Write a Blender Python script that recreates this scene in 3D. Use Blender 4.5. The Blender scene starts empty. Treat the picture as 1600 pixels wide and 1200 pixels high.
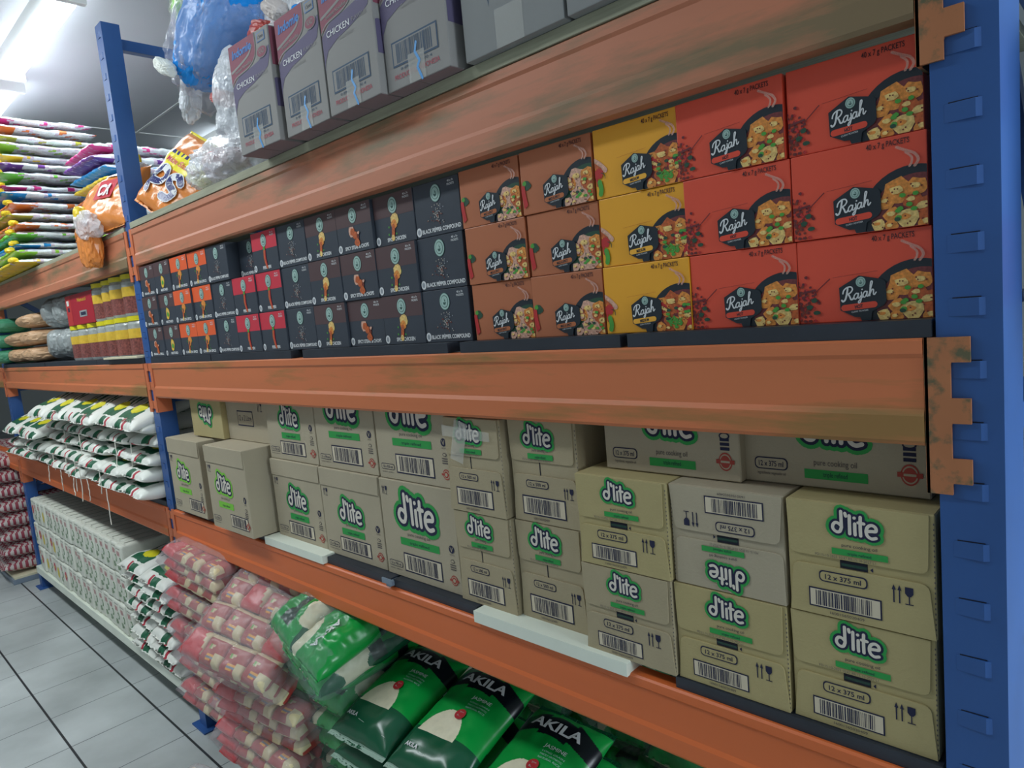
import bpy, bmesh, math, random
from mathutils import Vector, Matrix, noise
S = bpy.context.scene
COL = S.collection
PI = math.pi

# ---------------------------------------------------------------- camera
cam_d = bpy.data.cameras.new('camera'); cam = bpy.data.objects.new('camera', cam_d); COL.objects.link(cam)
YAW, PITCH, ROLL = 0.7676, -0.1102, -0.0931
fw = Vector((-math.sin(YAW)*math.cos(PITCH), math.cos(YAW)*math.cos(PITCH), math.sin(PITCH)))
r0 = Vector((math.cos(YAW), math.sin(YAW), 0)); u0 = r0.cross(fw)
rt = r0*math.cos(ROLL) + u0*math.sin(ROLL); up = -r0*math.sin(ROLL) + u0*math.cos(ROLL)
mw = Matrix((rt, up, -fw)).transposed().to_4x4(); mw.translation = Vector((0.202, -0.9553, 1.617))
cam.matrix_world = mw
cam_d.sensor_width = 36; cam_d.lens = 24.03; cam_d.clip_start = .05; cam_d.clip_end = 100
S.camera = cam
# ---------------------------------------------------------------- world, lights, exposure
S.view_settings.view_transform = 'Standard'; S.view_settings.look = 'None'
S.view_settings.exposure = 0.0; S.view_settings.gamma = 1.0; S.view_settings.use_curve_mapping = False
W = bpy.data.worlds.new('shop_daylight'); S.world = W; W.use_nodes = True
bg = W.node_tree.nodes['Background']; bg.inputs[0].default_value = (.84, .94, 1.0, 1); bg.inputs[1].default_value = .37
def area(name, loc, rot, sx, sy, power, col):
    l = bpy.data.lights.new(name, 'AREA'); l.shape = 'RECTANGLE'; l.size = sx; l.size_y = sy; l.energy = power; l.color = col
    o = bpy.data.objects.new(name, l); o.location = loc; o.rotation_euler = rot; COL.objects.link(o); return o
area('added_aisle_fill', (-3.6, -1.1, 3.2), (0, 0, 0), 4.6, .25, 66, (.90, .98, 1.0))  # extra fill added over the aisle to light the shelf fronts
area('rack_lamp_light', (-4.1, .15, 3.2), (0, 0, 0), 2.6, .2, 20, (.90, .98, 1.0))
area('shopfront_daylight', (4.6, .6, 2.5), (math.radians(80), 0, math.radians(90)), 3.4, 1.6, 260, (.80, .92, 1.0))

# ---------------------------------------------------------------- materials
def lin(c):
    c /= 255.0
    return c/12.92 if c <= .04045 else ((c+.055)/1.055)**2.4
MATS = {}
def M(name, rgb, rough=.6, metal=0, alpha=1, emis=0, var=0, vscale=8, bump=0, bscale=60, coat=0, wear=None, wscale=6, wth=.55, stretch=(1, 1, 1), spec=.5):
    if name in MATS: return MATS[name]
    m = bpy.data.materials.new(name); m.use_nodes = True; nt = m.node_tree; b = nt.nodes['Principled BSDF']
    c = (lin(rgb[0]), lin(rgb[1]), lin(rgb[2]), 1)
    b.inputs['Base Color'].default_value = c; b.inputs['Roughness'].default_value = rough; b.inputs['Metallic'].default_value = metal
    b.inputs['Coat Weight'].default_value = coat; b.inputs['Specular IOR Level'].default_value = spec
    if alpha < 1: b.inputs['Alpha'].default_value = alpha
    if emis: b.inputs['Emission Color'].default_value = c; b.inputs['Emission Strength'].default_value = emis
    if var or wear or bump:
        tc = nt.nodes.new('ShaderNodeTexCoord'); mp = nt.nodes.new('ShaderNodeMapping'); nt.links.new(tc.outputs['Object'], mp.inputs[0])
        mp.inputs['Scale'].default_value = stretch
        src = None
        if var:
            n = nt.nodes.new('ShaderNodeTexNoise'); n.inputs['Scale'].default_value = vscale; n.inputs['Detail'].default_value = 4
            nt.links.new(mp.outputs[0], n.inputs[0])
            r = nt.nodes.new('ShaderNodeValToRGB')
            r.color_ramp.elements[0].position = .3; r.color_ramp.elements[1].position = .7
            r.color_ramp.elements[0].color = tuple(x*(1-var) for x in c[:3])+(1,)
            r.color_ramp.elements[1].color = tuple(min(1, x*(1+var)) for x in c[:3])+(1,)
            nt.links.new(n.outputs[0], r.inputs[0]); src = r.outputs[0]
        if wear:
            n = nt.nodes.new('ShaderNodeTexNoise'); n.inputs['Scale'].default_value = wscale; n.inputs['Detail'].default_value = 8
            n.inputs['Roughness'].default_value = .62
            nt.links.new(mp.outputs[0], n.inputs[0])
            r = nt.nodes.new('ShaderNodeValToRGB'); r.color_ramp.elements[0].position = wth; r.color_ramp.elements[1].position = wth+.12
            nt.links.new(n.outputs[0], r.inputs[0])
            mx = nt.nodes.new('ShaderNodeMix'); mx.data_type = 'RGBA'
            nt.links.new(r.outputs[0], mx.inputs[0])
            if src: nt.links.new(src, mx.inputs[6])
            else: mx.inputs[6].default_value = c
            mx.inputs[7].default_value = (lin(wear[0]), lin(wear[1]), lin(wear[2]), 1)
            src = mx.outputs[2]
        if src: nt.links.new(src, b.inputs['Base Color'])
        if bump:
            n = nt.nodes.new('ShaderNodeTexNoise'); n.inputs['Scale'].default_value = bscale; n.inputs['Detail'].default_value = 3
            nt.links.new(mp.outputs[0], n.inputs[0])
            bp = nt.nodes.new('ShaderNodeBump'); bp.inputs['Strength'].default_value = bump; bp.inputs['Distance'].default_value = .03 if name.startswith(('film', 'rice_film')) else .01
            nt.links.new(n.outputs[0], bp.inputs['Height']); nt.links.new(bp.outputs[0], b.inputs['Normal'])
    MATS[name] = m; return m
M('orange_top', (196, 122, 90), .5, var=.10, vscale=3, wear=(128, 108, 78), wscale=3.2, wth=.47, stretch=(.35, 1, 2.2))
M('orange_mid', (208, 118, 74), .45, var=.08, vscale=3, wear=(150, 112, 62), wscale=4, wth=.51, stretch=(.3, 1, 2.6))
M('orange_low', (214, 106, 52), .42, var=.07, vscale=3, wear=(190, 112, 52), wscale=4, wth=.62, stretch=(.3, 1, 2.6))
M('bracket', (176, 112, 72), .5, var=.1, wear=(96, 92, 66), wscale=30, wth=.50)
M('bracket_orange', (208, 112, 70), .5, var=.08, wear=(130, 104, 76), wscale=22, wth=.60)
M('blue_steel', (42, 86, 150), .42, var=.10, vscale=5, wear=(28, 52, 96), wscale=14, wth=.66)
M('slot_dark', (8, 14, 34), .8)
M('black_panel', (40, 46, 56), .45, var=.2, vscale=12, wear=(120, 124, 126), wscale=30, wth=.72)
M('white_panel', (226, 232, 218), .5, var=.04)
M('cream_panel', (214, 208, 178), .6, var=.05)
M('edge_board', (158, 158, 136), .8, var=.18, vscale=30, stretch=(.2, 4, 4))
M('card', (168, 155, 126), .85, var=.05, vscale=6, bump=.08, bscale=220)
M('card_warm', (174, 160, 114), .85, var=.05, vscale=6, bump=.08, bscale=220)
M('card_grey', (172, 161, 138), .85, var=.05, vscale=6, bump=.08, bscale=220)
M('card_side', (166, 160, 158), .85, var=.05)
M('ink', (26, 30, 62), .8); M('ink_grey', (92, 86, 84), .8); M('ink_red', (166, 66, 56), .8)
M('logo_green', (40, 152, 70), .7); M('logo_lime', (122, 196, 62), .7); M('logo_white', (216, 210, 198), .7)
M('bar_pale', (208, 196, 172), .8)
M('tape', (222, 222, 216), .25, alpha=.35)
M('tape_blue', (70, 150, 215), .3)
M('bottle_green', (22, 60, 48), .2)
M('spice_black', (56, 63, 74), .38); M('spice_brown', (86, 64, 66), .38); M('spice_edge', (134, 150, 190), .35)
M('spice_red', (206, 52, 70), .4); M('spice_orange', (236, 98, 50), .4)
M('emblem', (164, 194, 186), .4); M('emblem_dark', (56, 92, 86), .4); M('white_ink', (220, 222, 224), .5); M('dull_ink', (150, 156, 164), .5)
M('raj_red', (226, 82, 58), .38, var=.03); M('raj_yellow', (238, 168, 44), .38, var=.03); M('raj_brown', (182, 108, 72), .4, var=.03)
M('raj_dark', (26, 38, 48), .4); M('raj_pill_red', (226, 76, 54), .4); M('raj_pill_yellow', (246, 180, 60), .4); M('raj_pill_brown', (186, 108, 66), .4)
M('dark_ink', (72, 34, 36), .6); M('steam', (226, 176, 160), .5, alpha=.38)
M('food_a', (224, 142, 62), .45, var=.28, vscale=240); M('food_b', (190, 92, 44), .45, var=.28, vscale=240); M('food_c', (236, 196, 120), .45, var=.28, vscale=240); M('food_d', (120, 52, 38), .45)
M('food_green', (76, 158, 60), .45); M('food_dkgreen', (36, 76, 56), .45); M('food_stew', (116, 50, 52), .45, var=.28, vscale=240); M('food_red', (190, 44, 46), .45); M('food_pale', (214, 166, 144), .5, var=.28, vscale=240)
M('food_speck', (172, 164, 154), .5); M('food_dust', (104, 38, 44), .6)
M('noodle_grey', (146, 144, 142), .8, var=.03); M('noodle_red', (136, 70, 88), .7); M('noodle_purple', (92, 84, 116), .7); M('noodle_under', (136, 118, 122), .9)
M('noodle_blue', (72, 128, 196), .7); M('carton_grey', (138, 140, 140), .8, var=.03)
M('bag_white', (228, 230, 222), .45, bump=.35, bscale=22); M('bag_green', (20, 92, 62), .5); M('bag_yellow', (214, 206, 30), .5); M('bag_red', (176, 34, 56), .5); M('thread', (228, 226, 214), .8)
M('pack_white', (216, 218, 206), .6, bump=.2, bscale=30); M('pack_crease', (150, 150, 140), .7); M('pack_green', (96, 138, 92), .6); M('pack_yellow', (216, 196, 82), .6); M('pack_pink', (198, 92, 110), .6); M('pack_blue', (150, 196, 214), .6)
M('red_pack', (176, 68, 62), .35, var=.12, vscale=20); M('red_bright', (208, 34, 44), .3); M('red_cream', (222, 208, 164), .4); M('orange_disc', (240, 168, 52), .4); M('grey_ink', (120, 132, 150), .5); M('red_green', (120, 176, 70), .4)
M('film', (214, 208, 212), .12, alpha=.26, bump=.9, bscale=22)
M('film_thick', (240, 244, 250), .14, alpha=.60, bump=1.0, bscale=18)
M('film_dark', (170, 196, 188), .08, alpha=.17, bump=1.0, bscale=18)
M('ak_green', (12, 150, 62), .28, var=.05); M('ak_dark', (20, 84, 56), .22); M('ak_black', (18, 22, 30), .3); M('ak_cream', (224, 216, 188), .45, var=.05, vscale=80); M('ak_red', (176, 36, 44), .4)
M('ak_seam', (150, 176, 160), .3)
M('snack_orange', (226, 138, 66), .25, var=.08, vscale=12, bump=.5, bscale=18); M('snack_yellow', (240, 226, 30), .3); M('snack_navy', (34, 42, 110), .3); M('snack_red', (196, 40, 56), .3)
SN = dict(pink=(214, 52, 134), purple=(112, 60, 150), blue=(24, 140, 208), yellow=(236, 204, 48), green=(110, 200, 60), magenta=(190, 34, 120), orange=(222, 116, 44), lime=(150, 210, 60), violet=(140, 90, 180), olive=(176, 176, 60))
for k, v in SN.items(): M('sn_'+k, v, .3, var=.1, vscale=10)
M('foil', (226, 232, 236), .3, metal=.0, var=.15, vscale=22, bump=1.0, bscale=30)
M('foil_tint', (206, 190, 206), .3, metal=.1, var=.2, vscale=14, bump=1.0, bscale=30)
M('bag_blue', (20, 140, 226), .25, var=.12, vscale=8, bump=.6, bscale=14)
M('lime', (140, 220, 60), .3)
M('lid_yellow', (226, 214, 30), .4); M('jar_glass', (170, 176, 174), .15, var=.15, vscale=60); M('jar_label', (226, 186, 60), .5, var=.1, vscale=60); M('jar_beans', (134, 76, 70), .4, var=.5, vscale=120)
M('box_red', (176, 30, 48), .45); M('box_red_light', (196, 54, 54), .45); M('silver_wrap', (158, 164, 164), .35, var=.2, vscale=12, bump=.8, bscale=24)
M('roll_tan', (198, 160, 124), .45, var=.2, vscale=14, bump=.5, bscale=20); M('roll_green', (70, 142, 108), .35, var=.2, vscale=12, bump=.5, bscale=20)
M('white_enamel', (226, 228, 226), .5); M('tube_glow', (238, 248, 255), .5, emis=9)
M('zig_red', (150, 56, 72), .5); M('zig_white', (196, 186, 182), .5); M('steel_edge', (120, 134, 150), .4)

# ---------------------------------------------------------------- geometry helpers
def link_mesh(name, me, parent=None, loc=(0, 0, 0), rot=(0, 0, 0)):
    o = bpy.data.objects.new(name, me); COL.objects.link(o); o.location = loc; o.rotation_euler = rot
    if parent: o.parent = parent
    return o
def tag(o, label, cat, group=None, kind=None):
    o['label'] = label; o['category'] = cat
    if group: o['group'] = group
    if kind: o['kind'] = kind
    return o
def thing(name, label, cat, loc=(0, 0, 0), rot=(0, 0, 0), group=None):
    o = bpy.data.objects.new(name, None); o.empty_display_size = .05; COL.objects.link(o); o.location = loc; o.rotation_euler = rot
    return tag(o, label, cat, group)
def struct(name, me):
    o = link_mesh(name, me); o['kind'] = 'structure'; return o
class MB:
    """mesh builder: vertices, faces, one material per face"""
    def __init__(s): s.v = []; s.f = []; s.m = []; s.names = []; s.sm = []
    def mi(s, n):
        if n not in s.names: s.names.append(n)
        return s.names.index(n)
    def add(s, vs, fs, mat, smooth=False):
        k = len(s.v); s.v += [tuple(v) for v in vs]; i = s.mi(mat)
        for f in fs: s.f.append(tuple(k+a for a in f)); s.m.append(i); s.sm.append(smooth)
    def box(s, a, b, mat):
        x0, y0, z0 = a; x1, y1, z1 = b
        s.add([(x0, y0, z0), (x1, y0, z0), (x1, y1, z0), (x0, y1, z0), (x0, y0, z1), (x1, y0, z1), (x1, y1, z1), (x0, y1, z1)],
              [(0, 3, 2, 1), (4, 5, 6, 7), (0, 1, 5, 4), (1, 2, 6, 5), (2, 3, 7, 6), (3, 0, 4, 7)], mat)
    def prism_x(s, prof, x0, x1, mat):      # prof: (y,z) loop
        n = len(prof)
        s.add([(x0, y, z) for y, z in prof]+[(x1, y, z) for y, z in prof],
              [tuple(range(n)), tuple(range(2*n-1, n-1, -1))]+[(i, i+n, (i+1) % n+n, (i+1) % n) for i in range(n)], mat)
    def prism_y(s, prof, y0, y1, mat):      # prof: (x,z) loop
        n = len(prof)
        s.add([(x, y0, z) for x, z in prof]+[(x, y1, z) for x, z in prof],
              [tuple(range(n)), tuple(range(2*n-1, n-1, -1))]+[(i, i+n, (i+1) % n+n, (i+1) % n) for i in range(n)], mat)
    def cyl(s, p, q, r, mat, n=12, r2=None, cap=True):
        p = Vector(p); q = Vector(q); d = (q-p).normalized(); a = d.orthogonal().normalized(); b = d.cross(a); r2 = r if r2 is None else r2
        vs = [p+(a*math.cos(2*PI*i/n)+b*math.sin(2*PI*i/n))*r for i in range(n)]+[q+(a*math.cos(2*PI*i/n)+b*math.sin(2*PI*i/n))*r2 for i in range(n)]
        s.add(vs, [(i, (i+1) % n, (i+1) % n+n, i+n) for i in range(n)], mat, True)
        if cap: s.add(vs, [tuple(range(n-1, -1, -1)), tuple(range(n, 2*n))], mat)
    def mesh(s, name, bevel=0, seg=2):
        me = bpy.data.meshes.new(name); me.from_pydata(s.v, [], s.f)
        for n in s.names: me.materials.append(MATS[n])
        me.polygons.foreach_set('material_index', s.m); me.polygons.foreach_set('use_smooth', s.sm)
        bm = bmesh.new(); bm.from_mesh(me)
        if bevel: bmesh.ops.bevel(bm, geom=bm.edges[:], offset=bevel, segments=seg, affect='EDGES', profile=.6)
        bmesh.ops.recalc_face_normals(bm, faces=bm.faces); bm.to_mesh(me); bm.free()
        me.update(); return me
def boxm(name, a, b, mat, bevel=0):
    k = MB(); k.box(a, b, mat); return k.mesh(name, bevel)

TXT = {}
def text_polys(s, bold=0.0):
    key = (s, bold)
    if key in TXT: return TXT[key]
    c = bpy.data.curves.new('t', 'FONT'); c.body = s; c.size = 1; c.offset = bold; c.resolution_u = 3
    o = bpy.data.objects.new('t', c); COL.objects.link(o)
    bpy.context.view_layer.update()
    dg = bpy.context.evaluated_depsgraph_get(); me = bpy.data.meshes.new_from_object(o.evaluated_get(dg))
    vs = [(v.co.x, v.co.y) for v in me.vertices]; fs = [tuple(p.vertices) for p in me.polygons]
    bpy.data.objects.remove(o); bpy.data.curves.remove(c); bpy.data.meshes.remove(me)
    xs = [v[0] for v in vs]; ys = [v[1] for v in vs]
    TXT[key] = (vs, fs, min(xs), max(xs), min(ys), max(ys)); return TXT[key]
def clip_poly(pts, x0, z0, x1, z1):
    def cl(pts, ins, inter):
        out = []
        for i in range(len(pts)):
            a, b = pts[i-1], pts[i]
            if ins(b):
                if not ins(a): out.append(inter(a, b))
                out.append(b)
            elif ins(a): out.append(inter(a, b))
        return out
    def ix(X): return lambda a, b: (X, a[1]+(b[1]-a[1])*(X-a[0])/(b[0]-a[0]))
    def iz(Z): return lambda a, b: (a[0]+(b[0]-a[0])*(Z-a[1])/(b[1]-a[1]), Z)
    for ins, it in ((lambda p: p[0] >= x0, ix(x0)), (lambda p: p[0] <= x1, ix(x1)), (lambda p: p[1] >= z0, iz(z0)), (lambda p: p[1] <= z1, iz(z1))):
        if len(pts) < 3: return []
        pts = cl(pts, ins, it)
    return pts
def smooth_line(p, n=5):
    out = []
    for i in range(len(p)-1):
        a = p[max(i-1, 0)]; b = p[i]; c = p[i+1]; d = p[min(i+2, len(p)-1)]
        for k in range(n):
            t = k/n
            out.append(tuple(.5*((2*b[j])+(-a[j]+c[j])*t+(2*a[j]-5*b[j]+4*c[j]-d[j])*t*t+(-a[j]+3*b[j]-3*c[j]+d[j])*t**3) for j in (0, 1)))
    out.append(p[-1]); return out
class Art:
    """printed marks as thin flat layers on the front of a package"""
    def __init__(s, clip=None): s.p = []; s.clip = clip
    def poly(s, mat, pts, layer=1):
        if s.clip: pts = clip_poly(list(pts), *s.clip)
        if len(pts) >= 3: s.p.append((mat, pts, [tuple(range(len(pts)))], layer))
    def rect(s, mat, x0, z0, x1, z1, layer=1): s.poly(mat, [(x0, z0), (x1, z0), (x1, z1), (x0, z1)], layer)
    def ell(s, mat, cx, cz, rx, rz, layer=1, n=20, rot=0):
        c, d = math.cos(rot), math.sin(rot)
        s.poly(mat, [(cx+rx*math.cos(t)*c-rz*math.sin(t)*d, cz+rx*math.cos(t)*d+rz*math.sin(t)*c) for t in (2*PI*i/n for i in range(n))], layer)
    def rrect(s, mat, x0, z0, x1, z1, r, layer=1):
        pts = []
        for cx, cz, a in ((x1-r, z0+r, -90), (x1-r, z1-r, 0), (x0+r, z1-r, 90), (x0+r, z0+r, 180)):
            pts += [(cx+r*math.cos(math.radians(a+k*22.5)), cz+r*math.sin(math.radians(a+k*22.5))) for k in range(5)]
        s.poly(mat, pts, layer)
    def stroke(s, mat, pts, w, layer=1, n=10):
        h = w/2
        for a, b in zip(pts, pts[1:]):
            dx, dz = b[0]-a[0], b[1]-a[1]; L = math.hypot(dx, dz)
            if L < 1e-9: continue
            nx, nz = -dz/L*h, dx/L*h
            s.poly(mat, [(a[0]+nx, a[1]+nz), (b[0]+nx, b[1]+nz), (b[0]-nx, b[1]-nz), (a[0]-nx, a[1]-nz)], layer)
        for a in pts: s.ell(mat, a[0], a[1], h, h, layer, n)
    def text(s, mat, body, x, z, h, layer=2, w=None, align='C', shear=0, rot=0, bold=.0):
        vs, fs, a, b, c, d = text_polys(body, bold)
        sz = h/.72; sx = sz if w is None else w/(b-a)
        ox = {'C': -(a+b)/2, 'L': -a, 'R': -b}[align]
        cr, sr = math.cos(rot), math.sin(rot); out = []
        for vx, vy in vs:
            px = (vx+ox)*sx+shear*vy*sz; pz = vy*sz
            out.append((x+px*cr-pz*sr, z+px*sr+pz*cr))
        s.p.append((mat, out, fs, layer))
    def barcode(s, x0, z0, x1, z1, layer=1, ink='ink', pale='bar_pale', fr=.035, seed=3):
        h = z1-z0; e = h*fr*2
        s.rect(ink, x0, z0, x1, z1, layer); s.rect(pale, x0+e, z0+e, x1-e, z1-e, layer+1)
        rnd = random.Random(seed); x = x0+(x1-x0)*.1
        while x < x1-(x1-x0)*.12:
            w = (x1-x0)*rnd.choice((.006, .012, .018)); s.rect(ink, x, z0+h*.12, x+w, z1-h*.12, layer+2); x += w+(x1-x0)*rnd.choice((.008, .012, .02))
    def xf(s, fn):
        for i, (m, pts, fs, l) in enumerate(s.p): s.p[i] = (m, [fn(*q) for q in pts], fs, l)
        return s
    def mesh(s, name, fn=None, eps=.0003, step=.00025):
        fn = fn or (lambda x, z, d: (x, -d, z)); k = MB()
        for i, (m, pts, fs, l) in enumerate(s.p): k.add([fn(x, z, eps+step*l+i*4e-6*min(1, 60/len(s.p))) for x, z in pts], fs, m)
        me = bpy.data.meshes.new(name); me.from_pydata(k.v, [], k.f)
        for n in k.names: me.materials.append(MATS[n])
        me.polygons.foreach_set('material_index', k.m); me.update(); return me

# ---------------------------------------------------------------- setting
def tiled_floor():
    me = boxm('floor', (-18, -7, -.1), (6, 9, 0), 'white_enamel')
    m = bpy.data.materials.new('floor_tiles'); m.use_nodes = True; nt = m.node_tree; b = nt.nodes['Principled BSDF']
    geo = nt.nodes.new('ShaderNodeNewGeometry'); sep = nt.nodes.new('ShaderNodeSeparateXYZ'); nt.links.new(geo.outputs['Position'], sep.inputs[0])
    def line(axis, off, pitch, half):
        a = nt.nodes.new('ShaderNodeMath'); a.operation = 'SUBTRACT'; a.inputs[1].default_value = off; nt.links.new(sep.outputs[axis], a.inputs[0])
        p = nt.nodes.new('ShaderNodeMath'); p.operation = 'PINGPONG'; p.inputs[1].default_value = pitch/2; nt.links.new(a.outputs[0], p.inputs[0])
        l = nt.nodes.new('ShaderNodeMath'); l.operation = 'LESS_THAN'; l.inputs[1].default_value = half; nt.links.new(p.outputs[0], l.inputs[0]); return l
    lx = line(0, -2.373, .3298, .0022); ly = line(1, -.068, .3336, .0045)
    n = nt.nodes.new('ShaderNodeTexNoise'); n.inputs['Scale'].default_value = 2.2; n.inputs['Detail'].default_value = 6; nt.links.new(geo.outputs['Position'], n.inputs[0])
    r = nt.nodes.new('ShaderNodeValToRGB'); r.color_ramp.elements[0].color = (lin(158), lin(164), lin(164), 1); r.color_ramp.elements[1].color = (lin(196), lin(202), lin(202), 1)
    r.color_ramp.elements[0].position = .3; r.color_ramp.elements[1].position = .7; nt.links.new(n.outputs[0], r.inputs[0])
    m1 = nt.nodes.new('ShaderNodeMix'); m1.data_type = 'RGBA'; nt.links.new(lx.outputs[0], m1.inputs[0]); nt.links.new(r.outputs[0], m1.inputs[6]); m1.inputs[7].default_value = (lin(86), lin(90), lin(94), 1)
    m2 = nt.nodes.new('ShaderNodeMix'); m2.data_type = 'RGBA'; nt.links.new(ly.outputs[0], m2.inputs[0]); nt.links.new(m1.outputs[2], m2.inputs[6]); m2.inputs[7].default_value = (lin(44), lin(48), lin(52), 1)
    nt.links.new(m2.outputs[2], b.inputs['Base Color']); b.inputs['Roughness'].default_value = .38
    me.materials.clear(); me.materials.append(m); struct('floor', me)
tiled_floor()
M('ceiling_paint', (196, 200, 204), .85, var=.03, vscale=1.5); M('wall_paint', (176, 180, 178), .9)
struct('ceiling', boxm('ceiling', (-18, -7, 3.3), (6, 9, 3.4), 'ceiling_paint'))
for k, (a, b) in enumerate((((-5.8, 1.20, 3.294), (6, 1.218, 3.3)), ((-5.82, -7, 3.294), (-5.80, 9, 3.3)), ((-5.8, -1.24, 3.294), (6, -1.22, 3.3)))):
    struct('trim_%d' % (k+1), boxm('ceiling_joint', a, b, 'white_enamel'))
struct('wall_back', boxm('wall_back', (-18, 9, 0), (6, 9.1, 3.3), 'wall_paint'))
struct('wall_left', boxm('wall_left', (-18.1, -7, 0), (-18, 9.1, 3.3), 'wall_paint'))

def lamp(x0, x1, y, label, z=3.3):
    t = thing('fluorescent_lamp', label, 'light', ((x0+x1)/2, y, z), group='fluorescent ceiling lamps'); L = (x1-x0)/2
    k = MB(); k.prism_x([(-.075, 0), (-.05, -.045), (.05, -.045), (.075, 0)], -L, L, 'white_enamel'); link_mesh('housing', k.mesh('housing'), t)
    for s in (-1, 1):
        link_mesh('end_cap', boxm('end_cap', (s*L-.018, -.085, -.085), (s*L+.018, .085, 0), 'white_enamel', .004), t)
        k = MB(); k.cyl((-L+.02, s*.042, -.066), (L-.02, s*.042, -.066), .017, 'tube_glow', 14); link_mesh('tube', k.mesh('tube'), t)
lamp(-4.72, -3.5, .15, 'lit twin-tube fluorescent lamp at the upper left corner of the picture')
lamp(-6.16, -4.94, .19, 'lit twin-tube fluorescent lamp cut by the left edge of the picture')
lamp(-6.15, -5.35, 1.78, 'distant lit fluorescent lamp seen behind the clear plastic film bags')

lamp(-3.3, -2.08, -1.1, 'added unseen fluorescent lamp over the aisle, out to the left of the picture, nearer one')  # added fixture out of view, goes with the aisle fill
lamp(-4.9, -3.68, -1.1, 'added unseen fluorescent lamp over the aisle, out to the left of the picture, farther one')  # second added fixture, also unseen

# ---------------------------------------------------------------- racking
SLOT0, PITCH_S = 1.8794, .075
def post_mesh(depth, top, slots=True):
    k = MB(); w = .0675
    k.prism_x([(0, 0)]*0 or [(.004, 0), (depth, 0), (depth, top), (.004, top)], 0, w, 'blue_steel')
    if slots:
        n = int((top-SLOT0)/PITCH_S)
        z = SLOT0+n*PITCH_S
        while z > .1:
            x0, x1, h = .014, .049, .021
            k.add([(x0, .0038, z), (x1-.004, .0008, z), (x1+.002, .004, z), (x0, .004, z), (x0, .0038, z-h), (x1-.004, .0008, z-h), (x1+.002, .004, z-h), (x0, .004, z-h)],
                  [(0, 3, 2, 1), (4, 5, 6, 7), (0, 1, 5, 4), (1, 2, 6, 5), (2, 3, 7, 6), (3, 0, 4, 7)], 'blue_steel')
            k.box((x0+.004, .0035, z), (x1-.002, .0045, z+.0014), 'slot_dark')
            z -= PITCH_S
        k.add([(-.0005, .006, 0), (-.0005, .006, 0), (-.0005, .006, 0)], [], 'blue_steel')
    return k.mesh('post', 0)
def upright(x, label, depth=.068, top=2.81, D=.95):
    t = thing('upright_frame', label, 'rack frame', (x, 0, 0), group='blue rack uprights')
    po = [link_mesh('post', post_mesh(depth, top), t), link_mesh('post', boxm('post', (0, D-.068, 0), (.0675, D, top), 'blue_steel', .002), t)]
    for z in (top-.045, top-.72, top-1.4, top-2.1, .18):
        link_mesh('brace', boxm('brace', (.018, depth+.0005, z-.04), (.052, D-.0685, z), 'blue_steel', .002), t)
    for z0, z1 in ((top-.76, top-1.38), (top-2.08, top-1.46), (top-2.16, .2)):
        k = MB(); k.prism_x([(depth+.001, z0), (depth+.001, z0-.04), (D-.069, z1-.02), (D-.069, z1+.02)], .026, .046, 'blue_steel'); link_mesh('diagonal_brace', k.mesh('diagonal_brace'), t)
    for y, q in zip((0, D-.068), po):
        link_mesh('foot_plate', boxm('foot_plate', (-.03, y-.02, 0), (.0975, y+.09, .006), 'blue_steel'), q)
X0, XL, XK = 0.0, -2.7275, -5.455
upright(X0, 'blue steel slotted rack upright at the right edge of the picture', depth=.15)
upright(XL, 'blue steel rack upright standing between the two long shelf bays')
upright(XK, 'blue steel rack upright at the far left end of the left bay')
def connector(top, side, mat='bracket'):
    k = MB(); s = 1 if side == 'right' else -1
    bot = top-.195
    zs = [SLOT0-PITCH_S*i for i in range(-8, 30)]; zs = [z for z in zs if bot-.012 < z < top-.02]
    pts = [(-.012, bot), (.0155, bot)]
    for z in reversed(zs):
        z = max(z, bot+.004)
        hgt = .030
        pts += [(.0155, z-.004), (.0165, z-.001), (.036, z-.001), (.036, min(z+hgt, top)), (.0155, min(z+hgt, top))]
    pts += [(.0155, top), (-.012, top)]
    pts = [(x*s, z) for x, z in pts]
    k.prism_y(pts, -.0025, .0025, mat)
    k.box((min(-s*.0125, -s*.0085), -.0025, bot), (max(-s*.0125, -s*.0085), .052, top), mat)
    return k.mesh('end_connector')
def beam(xa, xb, top, h, mat, label, cm='bracket', y=0):
    """xa: right face of left post, xb: left face of right post"""
    t = thing('shelf_beam', label, 'shelf beam', ((xa+xb)/2, y, top-h), group='orange shelf beams')
    L = (xb-xa)/2-.0135
    k = MB()
    k.prism_x([(0, h), (-.004, h-.003), (-.004, h*.86), (0, h*.82), (0, h*.34), (-.004, h*.28), (-.004, .006), (0, 0), (.03, 0), (.03, h)], -L, L, mat)
    link_mesh('beam_profile', k.mesh('beam_profile'), t)
    cr = link_mesh('end_connector', connector(top, 'right', cm), t, ((xb-xa)/2, 0, -(top-h)))
    cl = link_mesh('end_connector', connector(top, 'left', 'bracket_orange'), t, (-(xb-xa)/2, 0, -(top-h)))
    return t
LV = ((2.049, .140, 'orange_top'), (1.534, .1355, 'orange_mid'), (.9456, .1275, 'orange_low'))
NM = ('top', 'middle', 'bottom'); DS = ('scuffed brownish', 'orange', 'bright')
UP = ('above the stacked spice boxes', 'between the spice boxes and the cooking oil cartons', 'below the cooking oil cartons')
UPL = ('under the colourful snack packs', 'between the yellow-lidded jars and the white sacks', 'under the pile of white sacks')
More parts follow.
